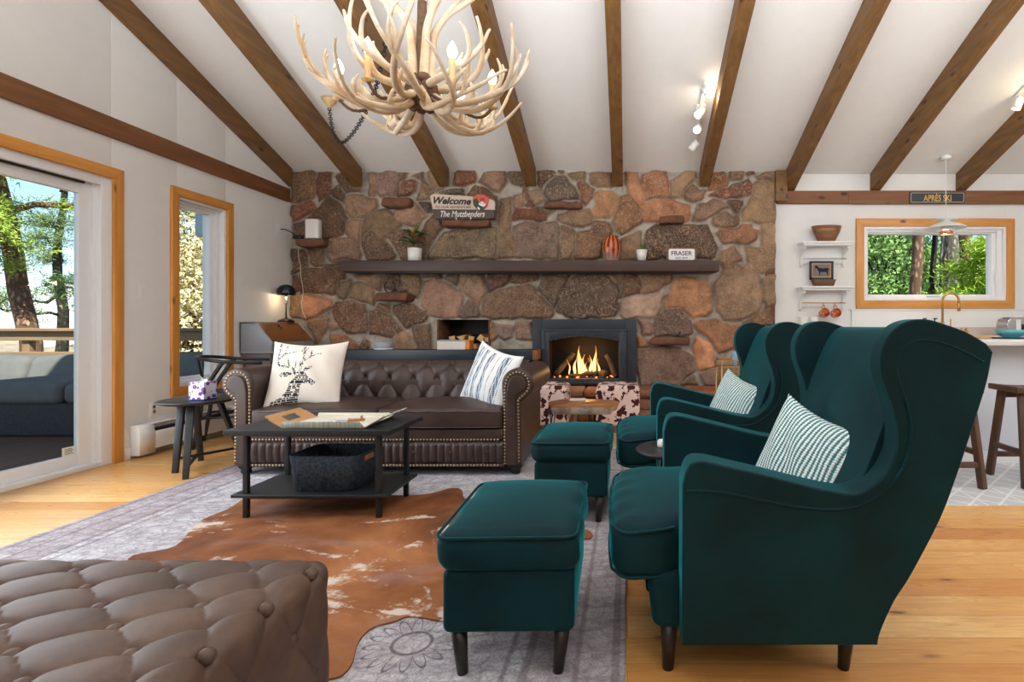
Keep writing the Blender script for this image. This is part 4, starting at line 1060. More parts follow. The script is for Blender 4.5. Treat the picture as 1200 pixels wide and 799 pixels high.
# seat cushion, front apron, legs
sx0, sx1 = -.035, .64
def seatf(p):
    x, y, z = p; u = (x-sx0)/(sx1-sx0); w = (y-CY)/.35
    hx = max(0, math.sin(PI*max(0, min(1, u*.9+.06)))); hy = max(0, 1-w*w)
    k = hx*hy**.5
    z2 = z+(.035*k if z > .36 else -.01*k)
    wide = max(0, 1-max(0, (x-.10)/.06)) if x > .10 else 1
    y2 = CY+(y-CY)*(1+.10*wide)
    x2 = x-(.028*hy if u < .2 else 0)+.012*math.sin((y-CY)*0)
    if u < .12: z2 -= .012*math.sin((y-CY)*55)*.25
    return [x2, y2, z2]
m = MB(); m.rbox((sx0,CY-.305,.262), (sx1,CY+.305,.432), .058, 6, (16,16,4), seatf); sc_ = obj('seat_cushion', m, M['velvet'], ch)
m = MB()
for zz in (.408,.287):
    pts = [(.14,CY-.300,zz),(.05,CY-.303,zz),(.0,CY-.298,zz),(-.024,CY-.270,zz),*[(-.033,CY-.25+.5*k/10,zz) for k in range(11)],(-.024,CY+.270,zz),(.0,CY+.298,zz),(.05,CY+.303,zz),(.14,CY+.300,zz)]
    m.tube([seatf(list(p)) for p in spl(pts, 3)], .0048, 7)
obj('piping', m, M['velvet'], sc_)
m = MB(); m.rbox((.075,CY-.335,.13), (.70,CY+.335,.30), .03, 4, 2, lambda p: [p[0]-(.018*(p[2]-.13)/.17 if p[0] < .2 else 0), p[1], p[2]]); obj('seat_frame', m, M['velvet'], ch)
m = MB(); m.tube([(.078,CY-.325,.233),(.060,CY-.30,.235),(.058,CY,.235),(.060,CY+.30,.235),(.078,CY+.325,.233)], .004, 6); obj('seat_seam', m, M['velvet'], ch)
M['chairleg'] = wood('black_brown_chair_leg', lin(20,16,14), lin(36,28,24), 2, .4)
for x, y, dx in ((.125,CY-.30,-.004), (.125,CY+.30,-.004), (.655,CY-.30,-.012), (.655,CY+.30,-.012)):
    m = MB(); leg_taper(m, (x,y,.135), (x+dx,y,.0), .026, .0165); obj('leg', m, M['chairleg'], ch)
ch2 = dup(ch, (.45,CY+1.235,0), 'teal velvet wing chair farther back, facing the hearth side footstool')
rib_l = ['ribbed pale teal pillow in the front wing chair', 'ribbed pale teal pillow in the wing chair nearer the hearth']
pl = pillow('throw_pillow', rib_l[0], .42, .40, .16, (.62,CY-.03,.535), (-.84,-.46,.36), (.16,0,1), -.14, [M['ribbed'], M['beige']], lambda u, v, s_: 0 if s_ > 0 else 1, 44, 'ribbed pillows in the wing chairs')
dup(pl, pl.location+Vector((0,1.235,0)), rib_l[1])
# footstools
fs = thing('footstool', 'teal velvet footstool in front with black tapered legs on the grey rug', 'footstool', (-.345,1.78,0), 'teal velvet footstools')
def cush(p):
    x, y, z = p; u = (x+.345)/.205; v = (y-1.78)/.28
    k = max(0, 1-u*u)**.6*max(0, 1-v*v)**.6
    return [x+.004*math.sin(y*30+z*20), y, z+(.030*k if z > .37 else 0)]
m = MB(); m.rbox((-.55,1.505,.318), (-.14,2.055,.428), .045, 5, (10,12,3), cush); c = obj('cushion', m, M['velvet'], fs)
m = MB()
for zz in (.418,): m.tube([cush(p) for p in rr(-.345,1.78,.402,.542,.045,zz,5)], .005, 7, True)
obj('piping', m, M['velvet'], c)
m = MB(); m.rbox((-.533,1.525,.142), (-.157,2.035,.325), .022, 4, 1); obj('frame', m, M['velvet'], fs)
for x in (-.495,-.195):
    for y in (1.565,1.995):
        m = MB(); leg_taper(m, (x,y,.146), (x+(.012 if x < -.3 else -.012),y+(.0),.0105), .024, .0155); obj('leg', m, M['chairleg'], fs)
fs.rotation_euler[2] = math.radians(1.5)
fs2 = dup(fs, (-.287,2.985,0), 'teal velvet footstool beside the sofa arm, nearer the fireplace', 0)

# ------------------------------------------------------------ small round table between the chairs
t = thing('side_table', 'small round black side table squeezed between the two wing chairs', 'side table', (.215,2.50,0))
TC = (.215,2.50)
obj('table_top', MB().lathe([(.0,.428),(.155,.428),(.172,.436),(.175,.446),(.168,.452),(.155,.447),(0,.447)], (*TC,0), 40), M['blackwood'], t)
for k in range(3):
    a = math.radians(200+120*k); m = MB(); m.bar((TC[0]+.055*math.cos(a),TC[1]+.055*math.sin(a),.43), (TC[0]+.12*math.cos(a),TC[1]+.12*math.sin(a),0), .034, .022, w2=.024); obj('leg', m, M['blackwood'], t)
m = MB(); m.lathe([(0,0),(.026,0),(.028,.006),(.028,.026),(.024,.032),(0,.03)], (.17,2.54,.447), 18); m.lathe([(0,.03),(.005,.031),(.004,.04),(0,.041)], (.17,2.54,.447), 8)
single('candle', m, M['ceramic'], 'small white candle on the round black table between the chairs', 'candle')

# ------------------------------------------------------------ coffee table
t = thing('coffee_table', 'black two tier coffee table with thin square legs on the cowhide', 'coffee table', (-1.64,2.98,0))
m = MB(); m.box((-2.065,2.745,.455), (-1.215,3.20,.483), .003); obj('table_top', m, M['blackwood'], t)
m = MB(); m.box((-2.045,2.77,.128), (-1.24,3.18,.145), .003); obj('shelf', m, M['blackwood'], t)
for x in (-1.987,-1.295):
    for y in (2.806,3.15): m = MB(); m.box((x-.0125,y-.0125,.018), (x+.0125,y+.0125,.456), .002); obj('leg', m, M['black'], t)
m = MB()
for y in (2.806,3.15): m.box((-1.987,y-.01,.116), (-1.295,y+.01,.129), .002); m.box((-1.987,y-.01,.44), (-1.295,y+.01,.455), .002)
for x in (-1.987,-1.295): m.box((x-.01,2.806,.116), (x+.01,3.15,.129), .002)
obj('frame', m, M['black'], t)
# felt basket on its shelf
b = thing('felt_basket', 'charcoal felt storage basket with leather handle on the lower shelf of the coffee table', 'basket', (-1.60,2.96,.1455))
def rg(w, d, r, z): return rr(-1.60, 2.96, w, d, r, z, 6)
m = MB(); m.loft([rg(.28,.24,.04,.146),rg(.325,.275,.05,.148),rg(.375,.315,.055,.332),rg(.373,.313,.055,.336),rg(.363,.303,.05,.334),rg(.315,.265,.045,.160)], 0); obj('body', m, M['felt'], b)
m = MB(); m.bar((-1.59,2.8195,.15), (-1.59,2.803,.33), .003, .003); obj('seam', m, M['felt'], b)
M['tan'] = plain('tan_leather', lin(178,112,58), .6, var=.1)
m = MB(); m.prism([(2.90,.288),(3.0,.288),(3.0,.316),(2.90,.316)], 0, -1.422, -1.412, .002, 1); obj('handle', m, M['tan'], b, label='tan leather pull')
# wooden tray
t = thing('serving_tray', 'pale wooden serving tray with slanted handles on the coffee table', 'tray', (-1.58,2.96,.484))
M['birch'] = wood('pale_birch_ply', lin(214,206,190), lin(228,222,208), 0, .5, freq=14)
M['tanply'] = wood('tan_bent_ply', lin(186,140,92), lin(206,160,112), 1, .5)
M['greyply'] = wood('grey_striped_ply', lin(112,112,98), lin(168,166,150), 2, .5, freq=40)
m = MB(); m.box((-1.80,2.80,.4845), (-1.37,3.12,.490), .002); obj('base', m, M['birch'], t)
m = MB(); m.bar((-1.80,2.800,.4865), (-1.80+.43,2.800,.4865), .006, .0042); m.prism([(-1.802,.4845),(-1.365,.4845),(-1.395,.517),(-1.80,.517)], 1, 2.796, 2.801, .001, 1); obj('front_rim', m, M['greyply'], t)
m = MB(); m.prism([(-1.80,.4845),(-1.37,.4845),(-1.38,.512),(-1.79,.512)], 1, 3.119, 3.124, .001, 1); obj('back_rim', m, M['birch'], t)
for sg, x, mt in ((-1,-1.80,'tanply'), (1,-1.37,'birch')):
    m = MB(); D = Vector((sg*.095,0,.055)); O = Vector((x,0,.4875))
    def quad(u0, u1, y0, y1):
        a = O+D*u0; c_ = O+D*u1; n_ = Vector((-D.z*sg, 0, D.x*sg)).normalized()*.0025
        V = [a+Vector((0,y0,0))-n_, a+Vector((0,y1,0))-n_, c_+Vector((0,y1,0))-n_, c_+Vector((0,y0,0))-n_]; V += [p+2*n_ for p in V]
        m.add(V, [[0,1,2,3],[7,6,5,4],[0,4,5,1],[1,5,6,2],[2,6,7,3],[3,7,4,0]], 0, False)
    quad(0,.28,2.80,3.12); quad(.28,.72,2.80,2.90); quad(.28,.72,3.02,3.12); quad(.72,1,2.81,3.11)
    obj('handle', m, M[mt], t)
m = MB(); m.tube([(-1.515,2.93,.502),(-1.44,2.95,.503)], [.008,.0065], 10); m.ball((-1.515,2.93,.502), .010, (1,1,1), 10, 6); m.lathe([(.006,0),(.006,.02)], (-1.455,2.946,.505), 8)
single('wooden_peg', m, M['tan'], 'small tan wooden peg lying on the tray', 'peg')
m = MB(); m.tube([(-1.60+.05*math.cos(2*PI*k/20),2.92+.022*math.sin(2*PI*k/20),.493) for k in range(20)], .003, 6, True); m.tube([(-1.56+.045*math.cos(2*PI*k/20),2.935+.02*math.sin(2*PI*k/20),.497) for k in range(20)], .003, 6, True)
single('keyring', m, M['steel'], 'thin grey wire rings lying beside the wooden peg on the tray', 'ring')

# ------------------------------------------------------------ black side table, tissues, wishbone chair, writing desk, heater
t = thing('side_table', 'round black side table with splayed legs between the sofa arm and the heater', 'side table', (-3.07,3.84,0))
obj('table_top', MB().lathe([(0,.468),(.20,.468),(.222,.476),(.232,.488),(.222,.493),(0,.493)], (-3.07,3.84,0), 44), M['blackwood'], t)
feet = [(-2.925,3.56),(-3.12,3.71),(-3.21,4.05),(-2.93,4.10)]; tops = [(-3.02,3.72),(-3.14,3.79),(-3.15,3.92),(-3.0,3.95)]
for (fx, fy), (tx, ty) in zip(feet, tops): m = MB(); m.bar((tx,ty,.472), (fx,fy,.0), .046, .030, w2=.034, d2=.024); obj('leg', m, M['blackwood'], t)
m = MB(); m.bar((-2.94,3.59,.075), (-3.19,4.01,.075), .022, .016); obj('stretcher', m, M['blackwood'], t); m = MB(); m.bar((-3.12,3.72,.095), (-2.94,4.07,.095), .022, .016); obj('stretcher', m, M['blackwood'], t)
def tissue():
    m, tt = mk('plum_print_card', lin(230,232,240), .6); v = tt.coord()
    k = tt.voro(v, 26, 'Distance', 'F1', .7); g = tt.voro(tt.coord(scale=(2,1,.6), rot=(0,.6,.4)), 24, 'Distance', 'F1', .9)
    c = tt.mix(tt.step(g, .17, .14), lin(226,228,240), lin(58,96,62)); c = tt.mix(tt.step(k, .42, .38), c, lin(112,46,140)); c = tt.mix(tt.step(k, .16, .12), c, lin(146,74,168))
    z = tt.sep(v)[2]; c = tt.mix(tt.step(z, .012, .008), c, lin(40,58,128)); tt.color(c); return m
t = thing('tissue_box', 'tissue box with purple plum print on the round black side table', 'tissue box', (-2.99,3.80,.494))
m = MB(); m.box((-3.053,3.74,.494), (-2.945,3.86,.622), .004); obj('carton', m, tissue(), t)
m = MB(); m.grid(lambda u, v: (-3.02+.05*u+.01*math.sin(v*5), 3.80+.02*math.sin(u*5+v*2), .615+.05*v*(.7+.3*math.sin(u*6))), 8, 6); obj('tissue', m, M['whitecot'], t)
# chair
wc = thing('wishbone_chair', 'black wooden wishbone chair at the desk beyond the round side table', 'chair', (-3.42,4.72,0))
C0 = Vector((-3.42,4.70,0)); fwd = Vector((math.cos(math.radians(28)),math.sin(math.radians(28)),0)); rt = Vector((fwd.y,-fwd.x,0))
W2 = lambda f_, r_, z: C0+fwd*f_+rt*r_+Vector((0,0,z))
hoop = [W2(.22,-.27,.70)]+[W2(-.02-.25*math.sin(PI*k/12),-.28*math.cos(PI*k/12),.715+.035*math.sin(PI*k/12)) for k in range(13)]+[W2(.22,.27,.70)]
m = MB(); m.tube(spl(hoop, 3), .0145, 10); obj('back_hoop', m, M['blackwood'], wc)
m = MB(); m.rbox((-.235,-.23,.43), (.235,.23,.455), .02, 3, 2); m.v = [tuple(W2(p[0]*1,p[1]*(1+.12*p[0]/.235),p[2])) for p in m.v]; obj('seat', m, M['blackwood'], wc)
for r_ in (-.24,.24):
    m = MB(); m.tube([W2(.21,r_,0), W2(.20,r_,.45), W2(.17,r_*1.05,.46)], [.015,.019,.012], 10); obj('leg', m, M['blackwood'], wc)
    m = MB(); m.tube(spl([W2(-.26,r_*.78,0), W2(-.22,r_*.8,.25), W2(-.19,r_*.82,.45), W2(-.12,r_*1.0,.60), W2(-.05,r_*1.14,.715)], 4), .016, 10); obj('leg', m, M['blackwood'], wc)
m = MB(); m.bar(W2(-.21,0,.44), W2(-.235,0,.57), .05, .012, up=tuple(fwd)); m.bar(W2(-.235,.0,.56), W2(-.245,-.10,.735), .026, .012, up=tuple(fwd)); m.bar(W2(-.235,0,.56), W2(-.245,.10,.735), .026, .012, up=tuple(fwd)); obj('splat', m, M['blackwood'], wc)
for a, b_ in (((.2,-.24,.25),(-.21,-.19,.25)), ((.2,.24,.25),(-.21,.19,.25)), ((.2,-.24,.40),(.2,.24,.40)), ((-.2,-.19,.40),(-.2,.19,.40))): m = MB(); m.tube([W2(*a), W2(*b_)], .010, 8); obj('stretcher', m, M['blackwood'], wc)
# writing bureau with a slanted lid, its side towards the camera
M['greyp'] = plain('grey_painted_panel', lin(150,152,158), .6, var=.03)
M['bronze'] = wood('brown_veneer_lid', lin(120,74,38), lin(140,90,50), 1, .35, freq=5)
M['walnut'] = wood('walnut_leg', lin(58,38,30), lin(82,56,44), 2, .5)
DK = thing('writing_bureau', 'slant front writing bureau with grey side and brown lid against the white wall', 'desk', (-3.6,5.6,0))
m = MB(); m.prism([(-3.785,.76),(-3.46,.76),(-3.46,.845),(-3.63,1.05),(-3.785,1.05)], 1, 5.25, 5.275, .003, 1); m.prism([(-3.785,.76),(-3.46,.76),(-3.46,.845),(-3.63,1.05),(-3.785,1.05)], 1, 5.925, 5.95, .003, 1)
m.box((-3.785,5.25,.745), (-3.46,5.95,.765), .003); m.box((-3.785,5.25,.76), (-3.77,5.95,1.05), .003); m.box((-3.785,5.25,1.035), (-3.628,5.95,1.052), .003); m.box((-3.475,5.25,.76), (-3.46,5.95,.85), .003)
obj('carcase', m, M['greyp'], DK)
m = MB(); a = Vector((-3.468,0,.852)); b_ = Vector((-3.634,0,1.044)); nrm = Vector((.756,0,.654))*.006
m.add([a+Vector((0,5.278,0)), a+Vector((0,5.922,0)), b_+Vector((0,5.922,0)), b_+Vector((0,5.278,0))]+[p+nrm for p in (a+Vector((0,5.278,0)), a+Vector((0,5.922,0)), b_+Vector((0,5.922,0)), b_+Vector((0,5.278,0)))], [[3,2,1,0],[4,5,6,7],[0,1,5,4],[1,2,6,5],[2,3,7,6],[3,0,4,7]], 0, False)
lid = obj('lid', m, M['bronze'], DK)
m = MB(); k0 = b_.lerp(a, .18)+Vector((0,5.55,0))+nrm; m.ball(k0, .012, (1,1,1), 10, 6); m.tube([k0, k0+Vector((.03,0,-.02)), k0+Vector((.035,.0,-.05))], .004, 6); obj('key', m, M['black'], lid)
m = MB(); m.box((-3.77,5.27,.60), (-3.47,5.93,.745), .004); obj('drawer_case', m, plain('mauve_grey_drawer', lin(122,110,112), .6, var=.05), DK)
for x, y in ((-3.75,5.28),(-3.485,5.28),(-3.75,5.92),(-3.485,5.92)): m = MB(); m.bar((x,y,.745), (x,y,0), .034, .034, w2=.022); obj('leg', m, M['walnut'], DK)
# lamp on the bureau
LX, LY = -3.68, 5.80
dl = thing('desk_lamp', 'black dome desk lamp with a chrome stem on the bureau', 'lamp', (LX,LY,1.052))
obj('base', MB().lathe([(0,0),(.082,0),(.082,.012),(.06,.028),(.02,.040),(.012,.05)], (LX,LY,1.053), 28), plain('dark_bronze_base', lin(62,50,44), .3, .7), dl)
obj('stem', MB().lathe([(.008,.04),(.008,.19),(.014,.195),(.014,.215),(.008,.22),(.008,.33)], (LX,LY,1.053), 14), M['steel'], dl)
obj('shade', MB().lathe([(.082,.292),(.090,.292),(.092,.315),(.084,.355),(.06,.39),(.022,.405),(0,.407),(0,.400),(.055,.380),(.08,.345),(.082,.292)], (LX,LY,1.053), 32), plain('glossy_black_dome', lin(22,30,36), .2), dl)
obj('bulb', MB().ball((LX,LY,1.375), .022, (1,1,1.2)), emis('warm_bulb', (1,.75,.45,1), 12), dl)
lp = lamp('desk_lamp_light', 'POINT', (LX,LY,1.33), 1.6, (1,.72,.42), radius=.03)
# baseboard heater
hb = thing('baseboard_heater', 'white baseboard heater along the wall under the narrow window', 'heater', (-3.76,4.65,0))
m = MB(); prof = [(-3.798,.03),(-3.725,.03),(-3.722,.06),(-3.722,.16),(-3.735,.20),(-3.77,.245),(-3.798,.245)]
m.prism([(-3.798,.02),(-3.718,.02),(-3.715,.17),(-3.735,.25),(-3.798,.25)], 1, 4.10, 4.24, .003, 1); obj('end_cap', m, M['white'], hb); m = MB(); m.prism([(-3.798,.02),(-3.718,.02),(-3.715,.17),(-3.735,.25),(-3.798,.25)], 1, 5.12, 5.22, .003, 1); obj('end_cap', m, M['white'], hb)
m = MB(); m.box((-3.735,4.2,.05), (-3.722,5.2,.185), .003); m.box((-3.798,4.2,.235), (-3.765,5.2,.246), .002); m.box((-3.798,4.2,.02), (-3.79,5.2,.24), .002); obj('panel', m, M['white'], hb)
m = MB(); m.box((-3.79,4.22,.04), (-3.745,5.15,.205), .002); obj('fins', m, M['black'], hb)
m = MB(); m.box((XL,4.175,1.22), (XL+.006,4.245,1.335), .002); sw = thing('light_switch', 'white rocker light switch on the wall between door and window', 'switch', (XL,4.21,1.22)); obj('plate', m, M['white'], sw)
m = MB(); m.box((XL+.005,4.193,1.245), (XL+.010,4.227,1.31), .002); obj('rocker', m, M['ceramic'], sw)
ol = thing('wall_outlet', 'white wall outlet low between door and window above the heater end', 'outlet', (XL,4.31,.29))
m = MB(); m.box((XL,4.275,.285), (XL+.006,4.345,.40), .002); obj('plate', m, M['white'], ol)
m = MB()
for z in (.315,.352): m.box((XL+.005,4.297,z), (XL+.009,4.323,z+.026), .003)
obj('socket', m, M['steel'], ol)
# ------------------------------------------------------------ hearth, fire insert, firewood
he = thing('stone_hearth', 'raised stone hearth below the fireplace', 'hearth', (.35,5.8,0))
m = MB(); xs = [-.93,-.45,.05,.62,1.12,1.66]
for i in range(5): rock((xs[i]+.004,5.52,.275), (xs[i+1]-.004,6.03,.345), 40+i, .025, i % 2, m, .35)
obj('slab', m, [M['hearth'], M['hearthb']], he)
m = MB(); m.box((-.90,5.58,0), (1.64,6.03,.29), .01); obj('core', m, M['mortar'], he)
m = MB(); q = random.Random(6); x = -.9
while x < 1.6:
    w = q.uniform(.22,.40); h = q.uniform(.12,.16)
    rock((x+.01,5.555,.012), (min(x+w,1.64)-.01,5.64,h-.01), int(x*100)+7, .03, q.randint(0,1), m, .6); rock((x+.012,5.555,h+.01), (min(x+w*1.05,1.64)-.012,5.64,.268), int(x*100)+9, .03, q.randint(0,1), m, .6); x += w
obj('facing_stones', m, [M['hearth'], M['hearthb']], he)
fi = thing('fireplace_insert', 'dark metal gas fireplace insert burning in the stone wall', 'fireplace', (-.475,6.0,.345))
YF = 5.99
def wx(px, Y=6.0): return XZ(px, 381, Y)[0]
def wz(py, Y=6.0): return XZ(0, py, Y)[1]
X0, X1, Z1, Z0 = wx(624), wx(746), wz(374), .346
fx0, fx1, fz0, fz1 = wx(635), wx(734), wz(451), wz(386)
m = MB(); ring4(m, 1, (YF,YF+.05), (X0,X1), (Z0,Z1), (fx0+.01-X0,X1-fx1+.01,fz0+.01-Z0,Z1-fz1+.01))
obj('surround', m, M['slate'], fi)
m = MB()
m.box((fx0,YF-.03,fz0), (fx0+.085,YF+.02,fz1), .008); m.box((fx1-.085,YF-.03,fz0), (fx1,YF+.02,fz1), .008); m.box((fx0+.08,YF-.028,fz0+.001), (fx1-.08,YF+.019,fz0+.075), .008)
ax0, ax1 = fx0+.08, fx1-.08; arch = [(ax0,fz1),(ax0,fz1-.125)]+[(ax0+(ax1-ax0)*k/16, fz1-.125+.055*math.sin(PI*k/16)) for k in range(1, 16)]+[(ax1,fz1-.125),(ax1,fz1)]
m.prism(arch, 1, YF-.025, YF+.02, .006, 2)
for z in (fz1-.022, fz0+.018): m.box((fx0-.004,YF-.038,z), (fx1+.004,YF-.02,z+.016), .004)
for x in (fx0+.02, fx1-.036): m.box((x,YF-.038,fz0), (x+.016,YF-.02,fz1), .004)
for k in range(5):
    for z in (fz1-.014, fz0+.026): m.ball((fx0+.06+(fx1-fx0-.12)*k/4,YF-.036,z), .010, (1.6,.6,.8), 8, 5)
for a, b_ in zip([(ax0,fz1-.125)]+arch[2:-2], arch[2:-2]+[(ax1,fz1-.125)]): m.tube([(a[0],YF-.028,a[1]), (b_[0],YF-.028,b_[1])], .007, 6)
obj('door_frame', m, M['iron'], fi)
m = MB(); b0, b1, c0, c1 = ax0-.02, ax1+.02, fz0+.05, fz1-.03
m.box((b0,6.40,c0), (b1,6.42,c1), .002); m.box((b0,6.0,c0-.01), (b1,6.42,c0+.02), .002); m.box((b0,6.0,c1-.02), (b1,6.42,c1+.01), .002); m.box((b0-.02,6.0,c0), (b0,6.42,c1), .002); m.box((b1,6.0,c0), (b1+.02,6.42,c1), .002)
m.box((b0,6.385,c0+.27), (b1,6.40,c0+.285), .002)
obj('firebox', m, M['soot'], fi)
M['log'] = M['bark3']; fl0 = c0+.02
def firelog(a, b_, r, sd):
    q = random.Random(sd); n = 8; a = Vector(a); b_ = Vector(b_); mb = MB()
    mb.tube([a.lerp(b_, i/n)+Vector((q.gauss(0,.005), q.gauss(0,.005), q.gauss(0,.005))) for i in range(n+1)], [r*(.9+.2*q.random()) for _ in range(n+1)], 12); return mb
charm = plain('charred_ceramic_log', lin(84,66,54), .9, var=.5, scale=18, bump=.6, bscale=30)
xa = lambda px: wx(px, 6.2); za = lambda py: wz(py, 6.2)
for k, (a, b_, r) in enumerate((((xa(652),6.12,za(438)), (xa(671),6.28,za(414)), .032), ((xa(666),6.14,za(441)), (xa(700),6.16,za(437)), .030), ((xa(700),6.22,za(437)), (xa(712),6.10,za(438)), .045), ((xa(711),6.22,za(416)), (xa(723),6.10,za(441)), .030), ((xa(674),6.24,za(418)), (xa(694),6.22,za(440)), .024), ((xa(690),6.30,za(420)), (xa(700),6.26,za(438)), .024))):
    obj('ceramic_log', firelog(a, b_, r, k), charm, fi)
m = MB(); q = random.Random(8)
for _ in range(70): m.ball((q.uniform(b0+.05,b1-.05), q.uniform(6.04,6.24), fl0+.008), q.uniform(.008,.018), (1,1,.8), 6, 4, 0 if q.random() < .8 else 1)
obj('embers', m, [charm, emis('glowing_ember', (1,.16,.03,1), 4)], fi)
def flamem():
    m, t = mk('gas_flame', (0,0,0,1), .9); v = t.coord('Generated'); z = t.sep(v)[2]; n = t.noise(t.coord(scale=(14,14,7)), 1.5, 3)
    c = t.ramp(t.math('ADD', z, t.math('MULTIPLY', t.math('SUBTRACT', n, .5), .7)), [(0, (1,.50,.12,1)), (.35, (1,.62,.22,1)), (.75, (1,.34,.05,1)), (1, (.9,.16,.02,1))])
    t.link(c, t.b.inputs['Emission Color']); t.b.inputs['Emission Strength'].default_value = 2.6; t.b.inputs['Alpha'].default_value = .82; return m
FLM = flamem()
def flame(px, w, h, sd, Y=6.18):
    q = random.Random(sd); x = xa(px); z0 = fl0+.03; n = 12; pts = []; rad = []
    for i in range(n+1):
        t_ = i/n; pts.append((x+.022*math.sin(t_*5+sd)*t_, Y+.012*math.sin(t_*6+sd*2), z0+h*t_)); rad.append(max(.0015, w*(math.sin(PI*min(1, t_*.9+.16))**1.1)*(1-t_*.55)))
    mb = MB(); mb.tube(pts, rad, 10); mb.v = [(p[0], Y+(p[1]-Y)*.5, p[2]) for p in mb.v]; return mb
for k, (px, w, h) in enumerate(((680,.036,.33),(684,.026,.23),(674,.020,.20),(697,.026,.33),(692,.020,.22),(667,.009,.17),(702,.014,.18),(687,.018,.14))): obj('flame', flame(px, w, h, k+1, 6.16+.015*(k % 3)), FLM, fi)
m = MB(); sbox(m, (ax0,6.0,fz0+.06), (ax1,6.004,fz1-.06)); obj('glass_pane', m, M['glass'], fi)
lamp('fire_light', 'POINT', (xa(688),6.10,.68), 4.5, (1,.48,.18), radius=.08)
# split logs in the niche
M['split'] = wood('split_pine_face', lin(206,160,104), lin(228,190,138), 1, .7, freq=6)
ends = plain('cut_log_end', lin(214,170,112), .8, var=.22, scale=30)
q = random.Random(12); n = 0
lg = [(-2.06,.56,.05),(-1.95,.555,.055),(-1.83,.56,.055),(-1.71,.56,.06),(-1.61,.555,.045),(-2.02,.665,.055),(-1.90,.66,.05),(-1.79,.665,.055),(-1.67,.66,.05),(-1.60,.66,.035),(-2.07,.755,.04),(-1.97,.765,.05),(-1.86,.765,.055),(-1.745,.765,.05),(-1.645,.765,.05),(-1.99,.865,.05),(-1.885,.875,.06),(-1.77,.865,.05),(-1.665,.87,.055),(-1.595,.855,.038)]
for x, z, r in lg:
    k = q.choice((3,4,4,5)); a0 = q.uniform(0,6); P_ = [(x+r*(.85+.3*q.random())*math.cos(a0+2*PI*i/k), z+r*(.8+.2*q.random())*math.sin(a0+2*PI*i/k)) for i in range(k)]
    m = MB(); m.prism(P_, 1, 6.085+q.uniform(0,.03), 6.42, .008, 1, 0, sm=False)
    m2 = MB(); m2.add(m.v, m.f, 0, False); m2.m = [1 if abs(max(m.v[i][1] for i in f)-min(m.v[i][1] for i in f)) < .01 and min(m.v[i][1] for i in f) < 6.2 else 0 for f in m.f]
    single('firewood_log', m2, [M['bark3'] if q.random() < .5 else M['split'], ends], 'split firewood log stacked in the niche of the stone wall', 'log', 'firewood logs in the wall niche')
# ------------------------------------------------------------ mantel and what stands on it
mt = thing('mantel_shelf', 'long dark wooden mantel beam across the stone wall', 'mantel', (-1.06,5.95,1.60))
MY = 5.83; ma, mz = XZ(398,305,MY); mb_, mz0 = XZ(843,318,MY)
m = MB(); m.box((ma,MY,mz0), (mb_,6.05,mz), .008); obj('beam', m, M['mantel'], mt)
m = MB(); m.box((ma+.05,MY+.03,mz0-.012), (mb_-.05,6.05,mz0), .003); obj('under_strip', m, M['black'], mt)
def leafplant(mb, c, n, L, w, seed, up=.6, mis=(0,)):
    q = random.Random(seed)
    for i in range(n):
        a = 2*PI*i*.382+q.uniform(-.3,.3); el = q.uniform(.15,1.0)*up+.2; d = Vector((math.cos(a)*math.cos(el), math.sin(a)*math.cos(el)*.45, math.sin(el))); l = L*q.uniform(.7,1.1)
        sd = d.cross(Vector((0,0,1))).normalized(); b0 = Vector(c)+Vector((0,0,L*.9*i/n*.9))
        def fn(u, v): return b0+d*(l*(.12+.88*u))+sd*(w*math.sin(PI*min(1, .06+u*.94))**.8*(v-.5))+Vector((0,0,-l*.28*u*u+abs(v-.5)*w*.3))
        mb.tube([b0-Vector((0,0,.02)), b0+d*l*.14], .0025, 5, False, mis[0]); mb.grid(fn, 7, 2, q.choice(mis), True)
    return mb
def potmesh(x, y, z, r0, r1, h): return MB().lathe([(0,0),(r0,0),(r1,h),(r1-.006,h),(r1-.012,h-.02)], (x,y,z), 28)
Lf = [plain('green_leaf', lin(52,96,44), .45, var=.3, scale=14), plain('yellow_green_leaf', lin(150,150,52), .45, var=.25, scale=14), plain('rust_leaf', lin(140,92,56), .5, var=.25, scale=14)]
x, _ = XZ(486,300,5.93)
t = thing('potted_plant', 'white pot with a green and rust leaved plant on the mantel', 'plant', (x,5.93,mz))
obj('pot', potmesh(x,5.93,mz,.07,.076,.145), M['ceramic'], t); obj('soil', MB().lathe([(0,.13),(.068,.13)], (x,5.93,mz), 20), M['soil'], t)
obj('leaves', leafplant(MB(), (x,5.90,mz+.16), 26, .19, .060, 5, .9, (0,0,1,0,2)), Lf, t)
x, _ = XZ(752,300,5.92)
t = thing('potted_plant', 'small white pot with short green sprouts on the mantel beside the vase', 'plant', (x,5.92,mz))
obj('pot', potmesh(x,5.92,mz,.042,.061,.125), M['ceramic'], t)
obj('leaves', leafplant(MB(), (x,5.92,mz+.115), 30, .06, .016, 6, 1.2, (0,)), plain('bright_sprout', lin(92,140,56), .5, var=.2), t); obj('soil', MB().lathe([(0,.11),(.052,.11)], (x,5.92,mz), 20), M['soil'], t)
x, _ = XZ(717,300,5.93)
def vasem():
    m, tt = mk('striped_orange_glaze', lin(170,70,30), .12); v = tt.sep(tt.coord()); an = tt.math('ARCTAN2', v[1], v[0]); n = tt.noise(tt.coord(), 14, 3)
    f = tt.math('SINE', tt.math('ADD', tt.math('MULTIPLY', an, 11), tt.math('MULTIPLY', n, 2)))
    c = tt.ramp(tt.step(f, -1, 1), [(0, lin(90,26,16)), (.5, lin(178,72,36)), (.85, lin(206,120,64))]); c = tt.mix(tt.step(tt.math('ADD', v[2], tt.math('MULTIPLY', n, .08)), .16, .05), c, lin(150,132,124), 'MIX'); tt.color(c); return m
